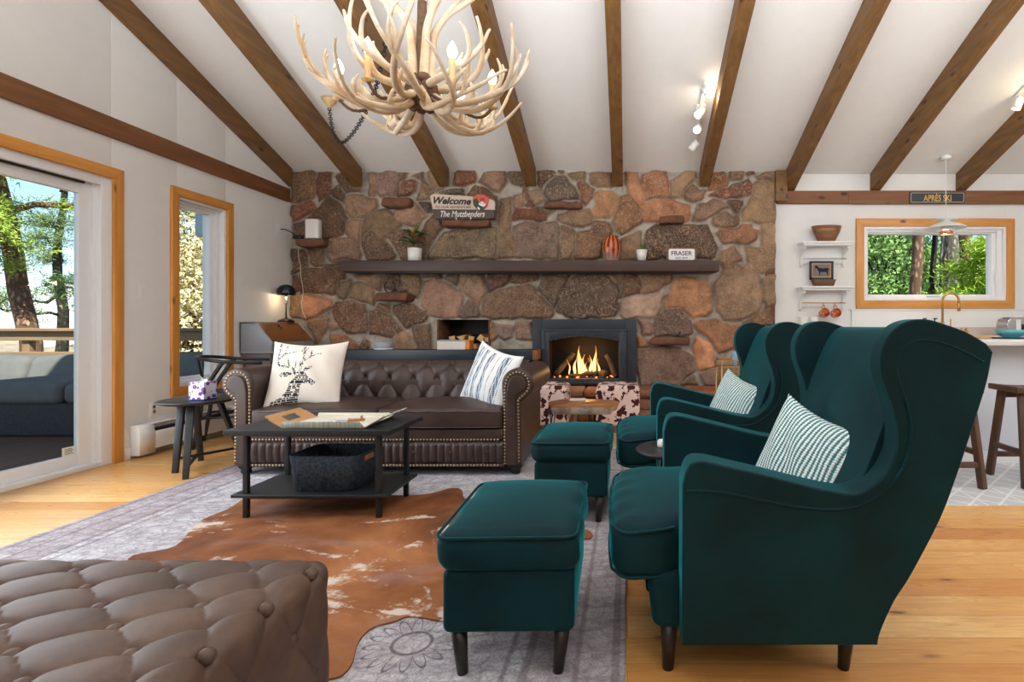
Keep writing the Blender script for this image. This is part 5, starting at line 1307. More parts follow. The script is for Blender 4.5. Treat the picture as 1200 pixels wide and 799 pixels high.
m = MB(); prof = spl([(.0,.0),(.062,.0),(.076,.03),(.098,.10),(.103,.16),(.090,.22),(.066,.252),(.060,.262),(.072,.275),(.066,.277),(.052,.262)], 4); m.lathe([(p.x*1.0,p.y) for p in prof], (x,5.93,mz), 66); 
m.v = [((p[0]-x)*(1+.03*math.cos(11*math.atan2(p[1]-5.93,p[0]-x)))+x, p[1], p[2]) for p in m.v]
single('vase', m, vasem(), 'orange and brown striped round vase on the mantel', 'vase')
# town plaque
x0, z1 = XZ(781,290,5.94); x1, _ = XZ(816.5,305,5.94); xc = (x0+x1)/2; t = thing('sign', 'small framed white sign reading FRASER on the mantel', 'sign', (xc,5.94,mz))
h = z1-mz; m = MB(); m.box((x0,5.93,mz+.001), (x1,5.955,mz+h), .003); obj('frame', m, plain('weathered_sign_frame', lin(122,88,64), .7, var=.2, scale=30), t)
m = MB(); m.prism([(p[0],p[1]) for p in rr(xc, mz+h*.5, (x1-x0)*.86, h*.78, .018, 0, 4)], 1, 5.926, 5.931, .001, 1, sm=False); obj('panel', m, M['white'], t)
m = MB(); lettering(m, 'FRASER', xc, 5.9255, mz+h*.58, (x1-x0)*.68, h*.32, .01); lettering(m, 'ELEV. 8574\'', xc, 5.9255, mz+h*.25, (x1-x0)*.40, h*.12, .01); obj('lettering', m, M['print'], t)
# welcome sign on its ledge
YS = 5.90; sg = thing('welcome_sign', 'tan and brown wooden Welcome sign with an arrowhead emblem above the mantel', 'sign', (-1.86,YS,2.14))
def SP(x, y): return XZ(490+x/10.8, 220+y/10.8, YS)
upper = spl([SP(150,110),SP(165,88),SP(210,75)], 3)+[Vector(SP(450,92)), Vector(SP(700,108)), Vector(SP(890,140))]+spl([SP(930,146),SP(962,165),SP(972,200)], 3)+[Vector(SP(968,278)), Vector(SP(185,270))]
lower = [Vector(SP(185,270)), Vector(SP(968,278))]+spl([SP(965,330),SP(955,370),SP(915,392)], 3)+[Vector(SP(600,396)), Vector(SP(225,392))]+spl([SP(205,385),SP(195,350)], 3)
m = MB(); m.prism([(p.x,p.y) for p in upper], 1, YS, YS+.03, .004, 1, sm=False); obj('upper_board', m, plain('tan_painted_board', lin(206,186,170), .7, var=.04), sg, wn=True)
m = MB(); m.prism([(p.x,p.y) for p in lower], 1, YS, YS+.03, .004, 1, sm=False); obj('lower_board', m, plain('brown_painted_board', lin(84,70,64), .7, var=.05), sg, wn=True)
m = MB(); cx_, cz_ = SP(432,165); lettering(m, 'Welcome', cx_, YS-.001, cz_, 480/10.8/(F/YS), 92/10.8/(F/YS), .035, .30, 0, -.03); obj('lettering', m, plain('dark_brown_paint', lin(52,40,36), .7), sg)
m = MB(); cx_, cz_ = SP(440,245); lettering(m, 'TO OUR ADVENTURE', cx_, YS-.001, cz_, 455/10.8/(F/YS), 28/10.8/(F/YS), .016, 0, 0, -.005); obj('lettering', m, plain('grey_brown_paint', lin(96,80,74), .7), sg)
m = MB(); cx_, cz_ = SP(565,330); lettering(m, 'The Mutzbenders', cx_, YS-.001, cz_, 560/10.8/(F/YS), 74/10.8/(F/YS), .004, .32, 0, .0); obj('lettering', m, M['ceramic'], sg)
arw = [SP(740,90),SP(845,88),SP(855,110),SP(893,118),SP(895,170),SP(875,235),SP(830,280),SP(790,318),SP(750,280),SP(705,225),SP(692,165),SP(695,115),SP(730,108)]
mid = [((p[0]),p[1]) for p in arw]
m = MB(); m.prism(mid, 1, YS-.014, YS+.004, .003, 1, 0, sm=False); em = obj('emblem', m, plain('emblem_terracotta', lin(206,92,66), .6, var=.05), sg)
m = MB(); m.prism([SP(697,170),SP(715,150),SP(745,135),SP(760,160),SP(780,200),SP(800,215),SP(830,225),SP(868,235),SP(828,276),SP(790,310),SP(752,276),SP(710,225)], 1, YS-.016, YS-.013, .0005, 1, sm=False)
m.prism([SP(722,200),SP(745,125),SP(768,200)], 1, YS-.0185, YS-.0155, .0005, 1, sm=False); obj('forest', m, plain('emblem_green', lin(52,72,54), .6, var=.05), em)
m = MB(); m.prism([SP(768,215),SP(785,190),SP(815,178),SP(835,195),SP(862,212),SP(840,245),SP(815,240)], 1, YS-.0175, YS-.0155, .0005, 1, sm=False); m.prism([SP(752,258),SP(768,245),SP(790,268),SP(775,285)], 1, YS-.0175, YS-.0155, .0005, 1, sm=False); obj('snow_peak', m, M['ceramic'], em)
m = MB(); m.prism([SP(790,205),SP(800,192),SP(812,212)], 1, YS-.019, YS-.0172, .0004, 1, sm=False); m.prism([SP(818,212),SP(828,200),SP(842,214)], 1, YS-.019, YS-.0172, .0004, 1, sm=False)
for k in range(3): a = SP(785,135+12*k); b_ = SP(845,137+12*k); m.box((a[0],YS-.0165,a[1]-.003), (b_[0],YS-.0135,a[1]+.003), .0005)
obj('emblem_marks', m, plain('emblem_dark_red', lin(128,48,42), .6), em)
m = MB()
for px in (490,672): a = SP(px,372); c_ = SP(px,405); m.tube([(a[0],YS-.004,a[1]), (a[0],YS-.008,c_[1]), (a[0],YS-.03,c_[1]), (a[0],YS-.034,a[1]+.0)], .004, 6)
obj('hook', m, M['ceramic'], sg)
# horseshoe on its ledge, little dark bird on another
x, z = XZ(456,343,5.94); m = MB(); m.tube([(x+.058*math.sin(a),5.94+.01,z+.066-.064*math.cos(a)) for a in [math.radians(-150+300*k/18) for k in range(19)]], .0085, 8); single('horseshoe', m, M['black'], 'old dark horseshoe standing on a stone ledge below the mantel', 'horseshoe')
x, z = XZ(791,395,5.96); m = MB(); m.rbox((x-.045,5.93,z), (x+.035,5.97,z+.04), .012, 3, 3, lambda p: [p[0]+(p[2]-z)*.9, p[1], p[2]+(p[0]-x)*.25]); m.prism([(x+.05,z+.035),(x+.075,z+.075),(x+.03,z+.055)], 1, 5.94,5.96,.002,1); single('ornament', m, M['black'], 'small dark ornament on the stone ledge beside the fireplace', 'ornament')
# speaker on a ledge with its lead
x, z = XZ(366,280,5.95); z += .005
sp = thing('smart_speaker', 'white box speaker standing on a stone ledge near the wall corner', 'speaker', (x,5.97,z))
m = MB(); m.loft([rr(x,5.975,.148,.11,.035,z,5), rr(x,5.975,.152,.112,.035,z+.01,5), rr(x,5.975,.152,.112,.035,z+.205,5), rr(x,5.975,.14,.10,.03,z+.213,5)]); obj('body', m, M['ceramic'], sp)
m = MB(); q = random.Random(3); cpt = [(x-.06,6.0,z+.02),(x-.13,5.985,z+.01),(XZ(350,292,5.98)[0],5.98,XZ(0,292,5.98)[1])]
for k in range(1, 9): px = 350+7*k/8+q.uniform(-2,2); py = 292+82*k/8; cpt.append((XZ(px,py,5.98)[0],5.985,XZ(px,py,5.98)[1]))
m.tube(spl(cpt, 4), .0045, 6); obj('power_cord', m, plain('tan_cord', lin(196,178,156), .7), sp)
m = MB(); X_, Z_ = XZ(352,275,5.94); m.rbox((X_-.09,5.93,Z_-.05), (X_+.02,5.99,Z_-.005), .02, 3, 2); m.tube(spl([(X_-.05,5.95,Z_-.02),(X_-.09,5.94,Z_+.02),(-3.75,5.9,Z_+.05),(-3.79,5.88,Z_+.05)], 4), .006, 6); single('power_adapter', m, M['black'], 'black power adapter and lead beside the white speaker', 'adapter')
m = MB(); m.box((XL,5.82,2.02), (XL+.006,5.89,2.13), .002); m.box((XL+.005,5.84,2.04), (XL+.009,5.87,2.11), .002); single('wall_outlet', m, M['white'], 'white outlet high in the corner of the white wall by the speaker', 'outlet')
# ------------------------------------------------------------ console behind the sofa
cs = thing('console_table', 'long narrow blue black console table against the stone wall', 'console', (-2.1,5.83,0))
ca, cz1 = XZ(372,410,5.68); cb, cz0 = XZ(629,422,5.68)
m = MB(); m.box((ca,5.68,cz0), (cb-.045,5.97,cz1), .004); obj('top', m, M['blue_black'], cs)
m = MB(); m.box((cb-.046,5.68,cz0+.0), (cb,5.97,cz1), .004); obj('end_panel', m, M['bronze'], cs, label='brown end grain block')
for x in (ca+.05, cb-.10):
    for y in (5.71,5.93): m = MB(); m.box((x-.025,y-.02,0), (x+.025,y+.02,cz0+.002), .003); obj('leg', m, M['black'], cs)
x0, z1 = XZ(512,398.5,5.74); x1, _ = XZ(550,410,5.74)
bx = thing('storage_box', 'cream storage box with an orange end on the console before the firewood niche', 'box', ((x0+x1)/2,5.8,cz1))
m = MB(); m.box((x0,5.74,cz1+.001), (x1-.045,5.90,z1), .004); obj('body', m, M['linen'], bx)
m = MB(); m.box((x1-.046,5.742,cz1+.001), (x1,5.90,z1), .004); obj('end_panel', m, plain('orange_card', lin(222,130,56), .6), bx)
m = MB(); m.box((x0-.002,5.738,z1-.012), (x1-.04,5.902,z1+.003), .003); obj('lid', m, M['greyp'], bx)
x, _ = XZ(448.5,403,5.78); m = MB(); m.lathe([(0,0),(.092,0),(.098,.01),(.100,.085),(.092,.088),(.088,.04),(0,.035)], (x,5.80,cz1), 32, 0); m.lathe([(.1015,.002),(.1015,.014),(.099,.014),(.099,.002)], (x,5.80,cz1), 32, 1)
single('bowl', m, [plain('grey_blue_glaze', lin(150,158,166), .4, var=.12, scale=18), M['ceramic']], 'grey glazed bowl on the blue black console behind the sofa', 'bowl')
# ------------------------------------------------------------ cow print poufs and the live edge table
def pouf(x0, x1, lab):
    t = thing('cow_print_stool', lab, 'stool', ((x0+x1)/2,5.28,0), 'cow print stools by the hearth')
    m = MB(); m.rbox((x0,5.07,.062), (x1,5.48,.438), .035, 4, (8,8,8), lambda p: [p[0], p[1], p[2]+(.012*math.sin(PI*(p[0]-x0)/(x1-x0)) if p[2] > .42 else 0)]); obj('body', m, M['cow'], t)
    m = MB(); m.box((x0+.012,5.085,0), (x1-.012,5.465,.064), .006); obj('plinth', m, M['bronze'], t); return t
pouf(-.985,-.575,'cow print cube stool half hidden behind the sofa arm'); pouf(-.30,.118,'cow print cube stool in full view before the hearth')
le = thing('live_edge_table', 'low live edge wooden slab table before the cow print stools', 'side table', (-.45,4.62,0))
out = spl([(640,474),(648,484),(668,487),(690,486),(705,486),(722,475),(724,471),(712,468.5),(690,468),(668,467.5),(650,470)], 4, True)
pz = .375
P_ = [(FL(p.x, min(p.y, 479) if p.y > 479 else p.y, pz)) for p in out]
P_ = [(px_, 4.42+(py_-4.3)*.72) for px_, py_ in P_]
m = MB(); n = len(P_); cxm = sum(p[0] for p in P_)/n; cym = sum(p[1] for p in P_)/n; q = random.Random(2)
wob = [q.uniform(-.012,.02) for _ in range(n)]
ring = lambda k, z: [(cxm+(p[0]-cxm)*k+wob[i]*(1 if z < pz-.01 else 0), cym+(p[1]-cym)*k, z) for i, p in enumerate(P_)]
m.loft([ring(.86,pz-.075), ring(.93,pz-.066), ring(.985,pz-.03), ring(1.0,pz-.006), ring(.995,pz)], 0)
def slabm():
    mm, tt = mk('live_edge_slab', lin(160,104,58), .35); v = tt.coord(); z = tt.sep(v)[2]; g = tt.noise(tt.coord(scale=(2.2,12,8)), 3, 5, .6, 1.2)
    c = tt.ramp(g, [(.3, lin(122,72,34)), (.7, lin(190,128,72))]); e = tt.ramp(tt.noise(v, 9, 4), [(.35, lin(150,128,108)), (.6, lin(206,192,172)), (.7, lin(110,76,50))]); c = tt.mix(tt.step(z, pz-.010, pz-.018), c, e); tt.color(c); return mm
obj('slab', m, slabm(), le)
m = MB(); x, z = XZ(686,484,4.42); m.ball((x,min(p[1] for p in P_)+.045,pz-.035), .06, (1.3,.75,.62), 16, 10); obj('resin_knot', m, plain('pale_blue_resin', lin(150,186,214), .15, var=.15, scale=14), le)
for x, y in ((-.66,4.55),(-.66,4.75),(-.30,4.55),(-.30,4.75)): m = MB(); m.tube([(x-.03,y,pz-.06),(x,y,.008),(x+.03,y,pz-.06)], .007, 8); obj('hairpin_leg', m, M['black'], le)
m = MB(); x, _ = XZ(678,473,4.62); m.box((x-.075,4.56,pz), (x+.06,4.66,pz+.014), .003); single('notebook', m, M['linen'], 'small pale notebook on the live edge slab table', 'book')
# ------------------------------------------------------------ brass bar cart behind the far chair
bc = thing('bar_cart', 'slim brass framed glass bar cart beside the hearth behind the far chair', 'bar cart', (1.06,5.0,0))
bx0, bx1, by0, by1 = .855, 1.30, 4.86, 5.16
for x in (bx0,bx1):
    for y in (by0,by1): m = MB(); m.tube([(x,y,0),(x,y,.70)], .0075, 8); obj('post', m, M['brass'], bc)
m = MB()
for z in (.64,.70,.22,.28):
    for y in (by0,by1): m.tube([(bx0,y,z),(bx1,y,z)], .0065, 8)
    for x in (bx0,bx1): m.tube([(x,by0,z),(x,by1,z)], .0065, 8)
obj('rails', m, M['brass'], bc)
for z in (.642,.222): m = MB(); m.box((bx0,by0,z-.004), (bx1,by1,z+.004), .001); obj('glass_shelf', m, M['glass'], bc)
x, _ = XZ(861,420,4.98); bt = thing('bottle', 'pale blue bottle with a silver cap on the brass cart', 'bottle', (x,4.98,.647))
obj('body', MB().lathe([(0,0),(.024,0),(.025,.01),(.025,.115),(.014,.135),(.012,.14)], (x,4.98,.647), 18), plain('pale_blue_glass', lin(126,160,190), .15), bt); obj('cap', MB().lathe([(.014,.135),(.015,.20),(.010,.215),(0,.216)], (x,4.98,.647), 16), M['steel'], bt)
x, _ = XZ(867.5,420,5.0); m = MB(); m.lathe([(0,0),(.026,0),(.027,.01),(.027,.10),(.012,.14),(.011,.20),(0,.202)], (x,5.02,.647), 18); single('bottle', m, plain('amber_bottle', lin(206,130,70), .2), 'amber orange bottle beside the blue one on the brass cart', 'bottle')
# ------------------------------------------------------------ kitchen
M['stonetop'] = plain('white_quartz', lin(222,220,216), .25, var=.05, scale=14)
M['island'] = plain('pale_grey_blue_panel', lin(206,212,220), .6, var=.02)
isl = thing('kitchen_island', 'white kitchen island with a quartz top behind the wooden bar stools', 'island', (4.0,4.4,0))
m = MB(); m.box((2.05,3.98,.0), (5.6,4.85,.875), .004); obj('body', m, M['island'], isl)
m = MB(); m.box((1.92,3.80,.875), (5.7,4.92,.912), .005); obj('countertop', m, M['stonetop'], isl)
m = MB(); m.box((2.04,3.965,.0), (5.6,3.982,.09), .003); obj('kick_board', m, M['white'], isl)
bcn = thing('sink_cabinet', 'white base cabinet run with quartz counter under the kitchen window', 'cabinet', (3.9,5.8,0))
m = MB(); m.box((1.85,5.52,.0), (5.95,6.10,.87), .004); obj('body', m, M['white'], bcn)
m = MB(); m.box((1.82,5.48,.87), (5.97,6.11,.908), .004); obj('countertop', m, M['stonetop'], bcn)
m = MB(); m.box((1.82,6.095,.905), (5.97,6.112,1.0), .003); obj('upstand', m, plain('beige_backsplash', lin(212,196,186), .35, var=.06, scale=10), bcn)
for k in range(7):
    x = 1.9+.575*k; m = MB(); m.box((x,5.50,.12), (x+.555,5.522,.85), .003); d_ = obj('door', m, M['white'], bcn); m = MB(); m.box((x+.5,5.485,.68), (x+.512,5.50,.80), .004); obj('handle', m, M['brass'], d_)
FXc, FYc = XZ(1104.5,380,5.98)[0], 5.98
fa_ = thing('kitchen_faucet', 'brass gooseneck faucet at the kitchen sink below the window', 'faucet', (FXc,FYc,.909))
m = MB(); m.lathe([(.026,0),(.026,.012),(.019,.02),(.019,.14),(.013,.15)], (FXc,FYc,.909), 18)
R_ = .085; zt = XZ(0,352.5,5.98)[1]
m.tube([(FXc,FYc,1.02),(FXc,FYc,zt)]+[(FXc+R_-R_*math.cos(PI*k/14),FYc-.02*k/14,zt+R_*math.sin(PI*k/14)) for k in range(1, 15)]+[(FXc+2*R_,FYc-.02,zt-.03)], .0125, 12); m.tube([(FXc+2*R_,FYc-.02,zt-.02),(FXc+2*R_,FYc-.02,zt-.115)], [.016,.017], 14); obj('spout', m, M['brass'], fa_)
m = MB(); m.tube([(FXc+.015,FYc,.98),(FXc+.085,FYc-.01,.985)], .011, 10); m.tube([(FXc+.085,FYc-.01,.965),(FXc+.085,FYc-.01,1.09)], .0065, 10); obj('lever', m, M['brass'], fa_)
for px, nm in ((1083,'black pump soap bottle below the kitchen window, farther from the faucet'), (1095.5,'black pump soap bottle below the kitchen window, next to the faucet')):
    x = XZ(px,380,5.95)[0]; t = thing('soap_bottle', nm, 'bottle', (x,5.95,.909)); m = MB(); m.lathe([(0,0),(.032,0),(.034,.01),(.034,.10),(.014,.125)], (x,5.95,.909), 18); obj('body', m, M['ceramic'], t)
    m = MB(); m.lathe([(.014,.12),(.014,.14),(.006,.142),(.006,.175),(.014,.177),(.014,.19),(0,.19)], (x,5.95,.909), 14); m.tube([(x,5.95,1.092),(x,5.905,1.094)], .006, 8); obj('pump', m, M['black'], t)
x = XZ(1130,388,5.7)[0]; m = MB(); m.lathe([(0,0),(.022,0),(.022,.05),(.012,.055),(.012,.08),(0,.08)], (x,5.75,.909), 14); m.lathe([(0,0),(.022,0),(.022,.05),(.012,.055),(.012,.08),(0,.08)], (x+.05,5.75,.909), 14); single('sink_stopper', m, M['brass'], 'short brass soap dispenser beside the faucet', 'dispenser')
# toaster and canister on the counter
tx = XZ(1189,380,5.75)[0]; to = thing('toaster', 'brushed steel toaster on the counter behind the blue bowl', 'toaster', (tx,5.75,.909))
m = MB(); m.prism([(tx-.14,.912),(tx-.14,1.04),(tx-.12,1.085),(tx-.07,1.10),(tx+.12,1.10),(tx+.15,1.07),(tx+.155,.912)], 1, 5.66, 5.84, .012, 3); obj('body', m, M['steel'], to, wn=True)
m = MB(); m.box((tx-.05,5.652,.94), (tx+.0,5.662,1.08), .003); obj('panel', m, M['white'], to)
m = MB(); m.box((tx+.0,5.652,.95), (tx+.07,5.662,1.03), .003); m.box((tx-.10,5.72,1.095), (tx+.1,5.74,1.103), .002); m.box((tx-.10,5.77,1.095), (tx+.1,5.79,1.103), .002); obj('slot', m, M['black'], to)
# island things
M['aqua'] = plain('aqua_glaze', lin(112,182,192), .3, var=.05); M['teal'] = plain('deep_teal_glaze', lin(42,112,130), .35, var=.08)
bxp = XZ(1183.5,388,4.35)[0]
m = MB(); m.lathe([(0,0),(.13,0),(.19,.008),(.195,.013),(.13,.008),(0,.007)], (bxp+.02,4.35,.9125), 40); single('dinner_plate', m, M['teal'], 'deep teal plate under the aqua bowl on the island', 'plate')
m = MB(); m.lathe([(0,0),(.055,0),(.06,.006),(.095,.030),(.115,.062),(.111,.062),(.09,.034),(.055,.011),(0,.010)], (bxp+.005,4.35,.9205), 36); single('serving_bowl', m, M['aqua'], 'aqua bowl stacked on the deep teal plate on the island', 'bowl')
x0 = XZ(1131,392,4.45)[0]; m = MB(); m.box((x0,4.32,.9125), (x0+.20,4.62,.930), .006); single('cutting_board', m, M['tanply'], 'tan wooden cutting board on the island beside the teal plate', 'board')
# bar stools
M['stoolwood'] = wood('dark_walnut_stool', lin(66,44,32), lin(98,68,48), 2, .5); M['stoolseat'] = wood('dark_walnut_stool_seat', lin(66,44,32), lin(98,68,48), 0, .5)
def stool(x, y, lab):
    t = thing('bar_stool', lab, 'stool', (x,y,0), 'wooden bar stools at the island'); m = MB()
    m.rbox((x-.205,y-.14,.592), (x+.205,y+.14,.632), .008, 2, (10,3,1), lambda p: [p[0],p[1],p[2]-(.016*math.cos((p[0]-x)/.205*PI/2) if p[2] > .61 else 0)]); obj('seat', m, M['stoolseat'], t)
    ft = {}
    for sx in (-1,1):
        for sy in (-1,1):
            m = MB(); a = (x+sx*.145,y+sy*.085,.596); b_ = (x+sx*.175,y+sy*.165,.0045); m.bar(a, b_, .038, .042); obj('leg', m, M['stoolwood'], t); ft[sx,sy] = (Vector(a), Vector(b_))
    L = lambda s_, z: ft[s_][0].lerp(ft[s_][1], (.596-z)/.59)
    for sx in (-1,1): m = MB(); m.bar(L((sx,-1),.22), L((sx,1),.22), .028, .034); obj('stretcher', m, M['stoolwood'], t)
    for sy in (-1,1): m = MB(); m.bar(L((-1,sy),.15), L((1,sy),.15), .028, .034); obj('stretcher', m, M['stoolwood'], t)
    m = MB(); m.box((x-.14,y-.10,.54), (x+.14,y-.075,.594), .003); m.box((x-.14,y+.075,.54), (x+.14,y+.10,.594), .003); obj('apron', m, M['stoolwood'], t)
    return t
stool(2.03,3.50,'wooden bar stool partly hidden by the front wing chair'); stool(2.645,3.50,'wooden bar stool cut off by the edge of the view, beside the white island')
# kitchen shelves
YK = 6.12
def shelf(px0, px1, py0, h, lab, cove):
    x0, z1 = XZ(px0,py0,6.0); x1, _ = XZ(px1,py0,6.0); t = thing('wall_shelf', lab, 'shelf', ((x0+x1)/2,6.05,z1-h), 'white kitchen wall shelves')
    m = MB(); m.box((x0,5.93,z1-.022), (x1,YK,z1), .004); m.box((x0+.02,5.95,z1-.045), (x1-.02,YK,z1-.022), .004); obj('board', m, M['white'], t)
    for x in (x0+.04, x1-.06):
        P2 = [(YK,z1-.04),(5.965,z1-.04),(5.97,z1-.08)]+[(5.97+.12*math.sin(PI/2*k/8), z1-.08-(h-.10)*(1-math.cos(PI/2*k/8))) for k in range(1, 9)]+[(6.105,z1-h),(YK,z1-h)]
        m = MB(); m.prism(P2, 0, x-.012, x+.014, .002, 1); obj('bracket', m, M['white'], t, wn=True)
    m = MB(); m.box((x0+.03,YK-.018,z1-h+.04), (x1-.03,YK,z1-.03), .002); obj('back_panel', m, M['white'], t)
    m = MB(); m.tube([(x0+.04,6.02,z1-h*.68),(x1-.06,6.02,z1-h*.68)], .006, 8); obj('rod', m, M['steel'] if not cove else M['brass'], t)
    return x0, x1, z1
sx0_, sx1_, sz1 = shelf(938,999,283.5,.27,'white bracket shelf carrying the wooden bowl on the kitchen wall',False)
tx0, tx1, tz1 = shelf(937,998,335.5,.27,'white bracket shelf with hanging copper cups on the kitchen wall',True)
x, _ = XZ(968.5,280,6.02); m = MB(); m.lathe([(0,0),(.085,0),(.095,.01),(.145,.11),(.168,.178),(.156,.178),(.13,.11),(.08,.02),(0,.018)], (x,6.02-.0,sz1), 40)
m.v = [(p[0], 6.02+(p[1]-6.02)*.58, p[2]) for p in m.v]
single('wooden_bowl', m, wood('acacia_bowl', lin(92,58,34), lin(168,118,76), 0, .4, freq=5), 'brown wooden bowl on top of the upper kitchen shelf', 'bowl')
x0, z1 = XZ(949,306,6.06); x1, z0 = XZ(976.5,327.5,6.06); pf = thing('framed_picture', 'small dark framed picture of a dark horse on the lower kitchen shelf', 'picture', ((x0+x1)/2,6.07,z0))
m = MB()
for lo, hi in (((x0,z0),(x1,z0+.022)), ((x0,z1-.022),(x1,z1)), ((x0,z0),(x0+.022,z1)), ((x1-.022,z0),(x1,z1))): m.box((lo[0],6.05,lo[1]), (hi[0],6.08,hi[1]), .003)
obj('frame', m, M['black'], pf)
m = MB(); m.box((x0+.018,6.062,z0+.018), (x1-.018,6.078,z1-.018), .001); m.box((x0+.034,6.060,z0+.034), (x1-.034,6.064,z1-.034), .0005, 1); obj('canvas', m, [plain('gilt_slip', lin(206,168,106), .5, .3), plain('faded_mauve_ground', lin(128,116,120), .8, var=.12, scale=18)], pf)
hx = lambda u: x0+.034+(x1-x0-.068)*u; hz = lambda v: z0+.034+(z1-z0-.068)*v
hs = [(.10,.78),(.16,.90),(.22,.93),(.24,.86),(.36,.70),(.60,.66),(.80,.70),(.92,.64),(.95,.50),(.88,.56),(.86,.42),(.88,.22),(.84,.12),(.80,.12),(.81,.28),(.74,.38),(.52,.36),(.44,.40),(.42,.24),(.44,.12),(.38,.12),(.36,.30),(.33,.42),(.27,.56),(.22,.66),(.14,.68)]
m = MB(); m.prism([(hx(u),hz(v)) for u, v in hs], 1, 6.0585, 6.061, .0003, 1, sm=False); obj('horse', m, M['print'], pf)
x0, z1 = XZ(952,327.5,6.03); x1, _ = XZ(979,333,6.03); m = MB(); m.prism([(x0,z1),(x1,z1),(x1-.03,tz1+.001),(x0+.03,tz1+.001)], 1, 6.0, 6.09, .004, 1); single('dough_bowl', m, wood('dark_wood_block', lin(84,56,36), lin(116,80,54), 0, .5), 'small brown wooden tray under the horse picture', 'tray')
for px, lab in ((965.5,'hanging polished copper cup, nearer the white cups'), (979,'hanging polished copper cup, nearer the kitchen window')):
    x, z = XZ(px,367,5.99); t = thing('copper_cup', lab, 'cup', (x,5.99,z-.05), 'copper cups under the shelf')
    m = MB(); Mx = Matrix.Translation((x,5.99,z)) @ Matrix.Rotation(math.radians(80), 4, 'X'); m.lathe([(0,-.05),(.040,-.05),(.050,-.03),(.053,.02),(.050,.05),(.046,.05),(.048,.02),(.044,-.03),(0,-.04)], (0,0,0), 28, 0, Mx); obj('body', m, M['copper'], t)
    m = MB(); m.tube([(x-.02,5.99,z+.045),(x-.012,6.0,z+.085),(x+.012,6.0,z+.085),(x+.02,5.99,z+.045)], .006, 8); obj('handle', m, M['brass'], t)
    m = MB(); m.tube([(x,6.02,tz1-.19),(x,6.0,tz1-.215),(x,5.985,tz1-.20)], .004, 6); obj('hook', m, M['brass'], t)
x, z = XZ(950,372,5.98)
for k, dx_ in enumerate((-.075,.045)):
    m = MB(); m.lathe([(0,0),(.042,0),(.045,.006),(.047,.085),(.043,.085),(.040,.01),(0,.008)], (x+dx_,6.0,z-.075), 24); m.tube([(x+dx_-.046,6.0,z-.06),(x+dx_-.075,6.0,z-.05),(x+dx_-.075,6.0,z-.01),(x+dx_-.046,6.0,z)], .006, 8); m.tube([(x+dx_-.074,6.0,z-.012),(x+dx_-.05,6.02,tz1-.19)], .003, 6)
    single('white_mug', m, M['ceramic'], ('white mug hung at the outer end of the shelf rod', 'white mug hung next to the copper cups')[k], 'mug', 'white mugs under the shelf')
# lodge sign on the beam
YA = 6.058; x0, z1 = XZ(1066,224.5,YA); x1, z0 = XZ(1131,238.5,YA); ap = thing('street_sign', 'black APRES SKI sign with gold lettering on the kitchen beam', 'sign', ((x0+x1)/2,YA,z0))
m = MB(); m.prism([(p[0],p[1]) for p in rr((x0+x1)/2,(z0+z1)/2,x1-x0,z1-z0,.014,0,4)], 1, YA, YA+.012, .001, 1, sm=False); obj('plate', m, plain('navy_black_enamel', lin(30,36,46), .4), ap)
m = MB(); gold = plain('gold_paint', lin(222,178,92), .5); cxa, cza = (x0+x1)/2, (z0+z1)/2
m.tube([(p[0],YA-.001,p[1]) for p in rr(cxa,cza,x1-x0-.03,z1-z0-.03,.012,0,4)], .003, 6, True); obj('border', m, plain('pale_gold_line', lin(206,190,150), .5), ap)
m = MB(); lettering(m, 'APRÈS SKI', cxa, YA-.001, cza+.004, (x1-x0)*.50, (z1-z0)*.66, .012); obj('lettering', m, gold, ap)
# pendant
PX, PY = XZ(1108.5,263,5.80)[0], 5.80; S_ = 5.80/F
pn = thing('pendant_lamp', 'white layered pendant lamp hanging before the kitchen window', 'lamp', (PX,PY,2.0)); zz = lambda py: H-(py-VY)*S_
obj('cord', MB().tube([(PX,PY,zz(258)),(PX,PY,zc(PY)-.02)], .004, 6), M['white'], pn)
obj('ceiling_rose', MB().lathe([(0,0),(.055,0),(.05,.03),(.01,.05)], (PX,PY,zc(PY)-.045), 24), M['white'], pn)
obj('upper_shade', MB().lathe([(.02,.0),(.115,-.014),(.118,-.018),(.05,-.026),(.045,-.05),(.062,-.056)], (PX,PY,zz(255.5)), 36), M['white'], pn)
obj('main_shade', MB().lathe([(.03,0),(.075,-.008),(.14,-.030),(.192,-.062),(.198,-.072),(.19,-.072),(.13,-.045),(.06,-.022)], (PX,PY,zz(260)), 44), M['white'], pn)
obj('inner_shade', MB().lathe([(.05,0),(.085,-.03),(.092,-.048),(.086,-.050),(.07,-.02)], (PX,PY,zz(265)), 36), M['white'], pn)
obj('copper_ring', MB().lathe([(.064,0),(.070,-.040),(.066,-.040),(.060,0)], (PX,PY,zz(270.5)), 36), M['copper'], pn)
obj('bulb', MB().ball((PX,PY,zz(268)), .03), emis('pendant_bulb', (1,.88,.7,1), 9), pn)
lamp('pendant_light', 'POINT', (PX,PY,zz(270)-.02), 7, (1,.8,.58), radius=.04)
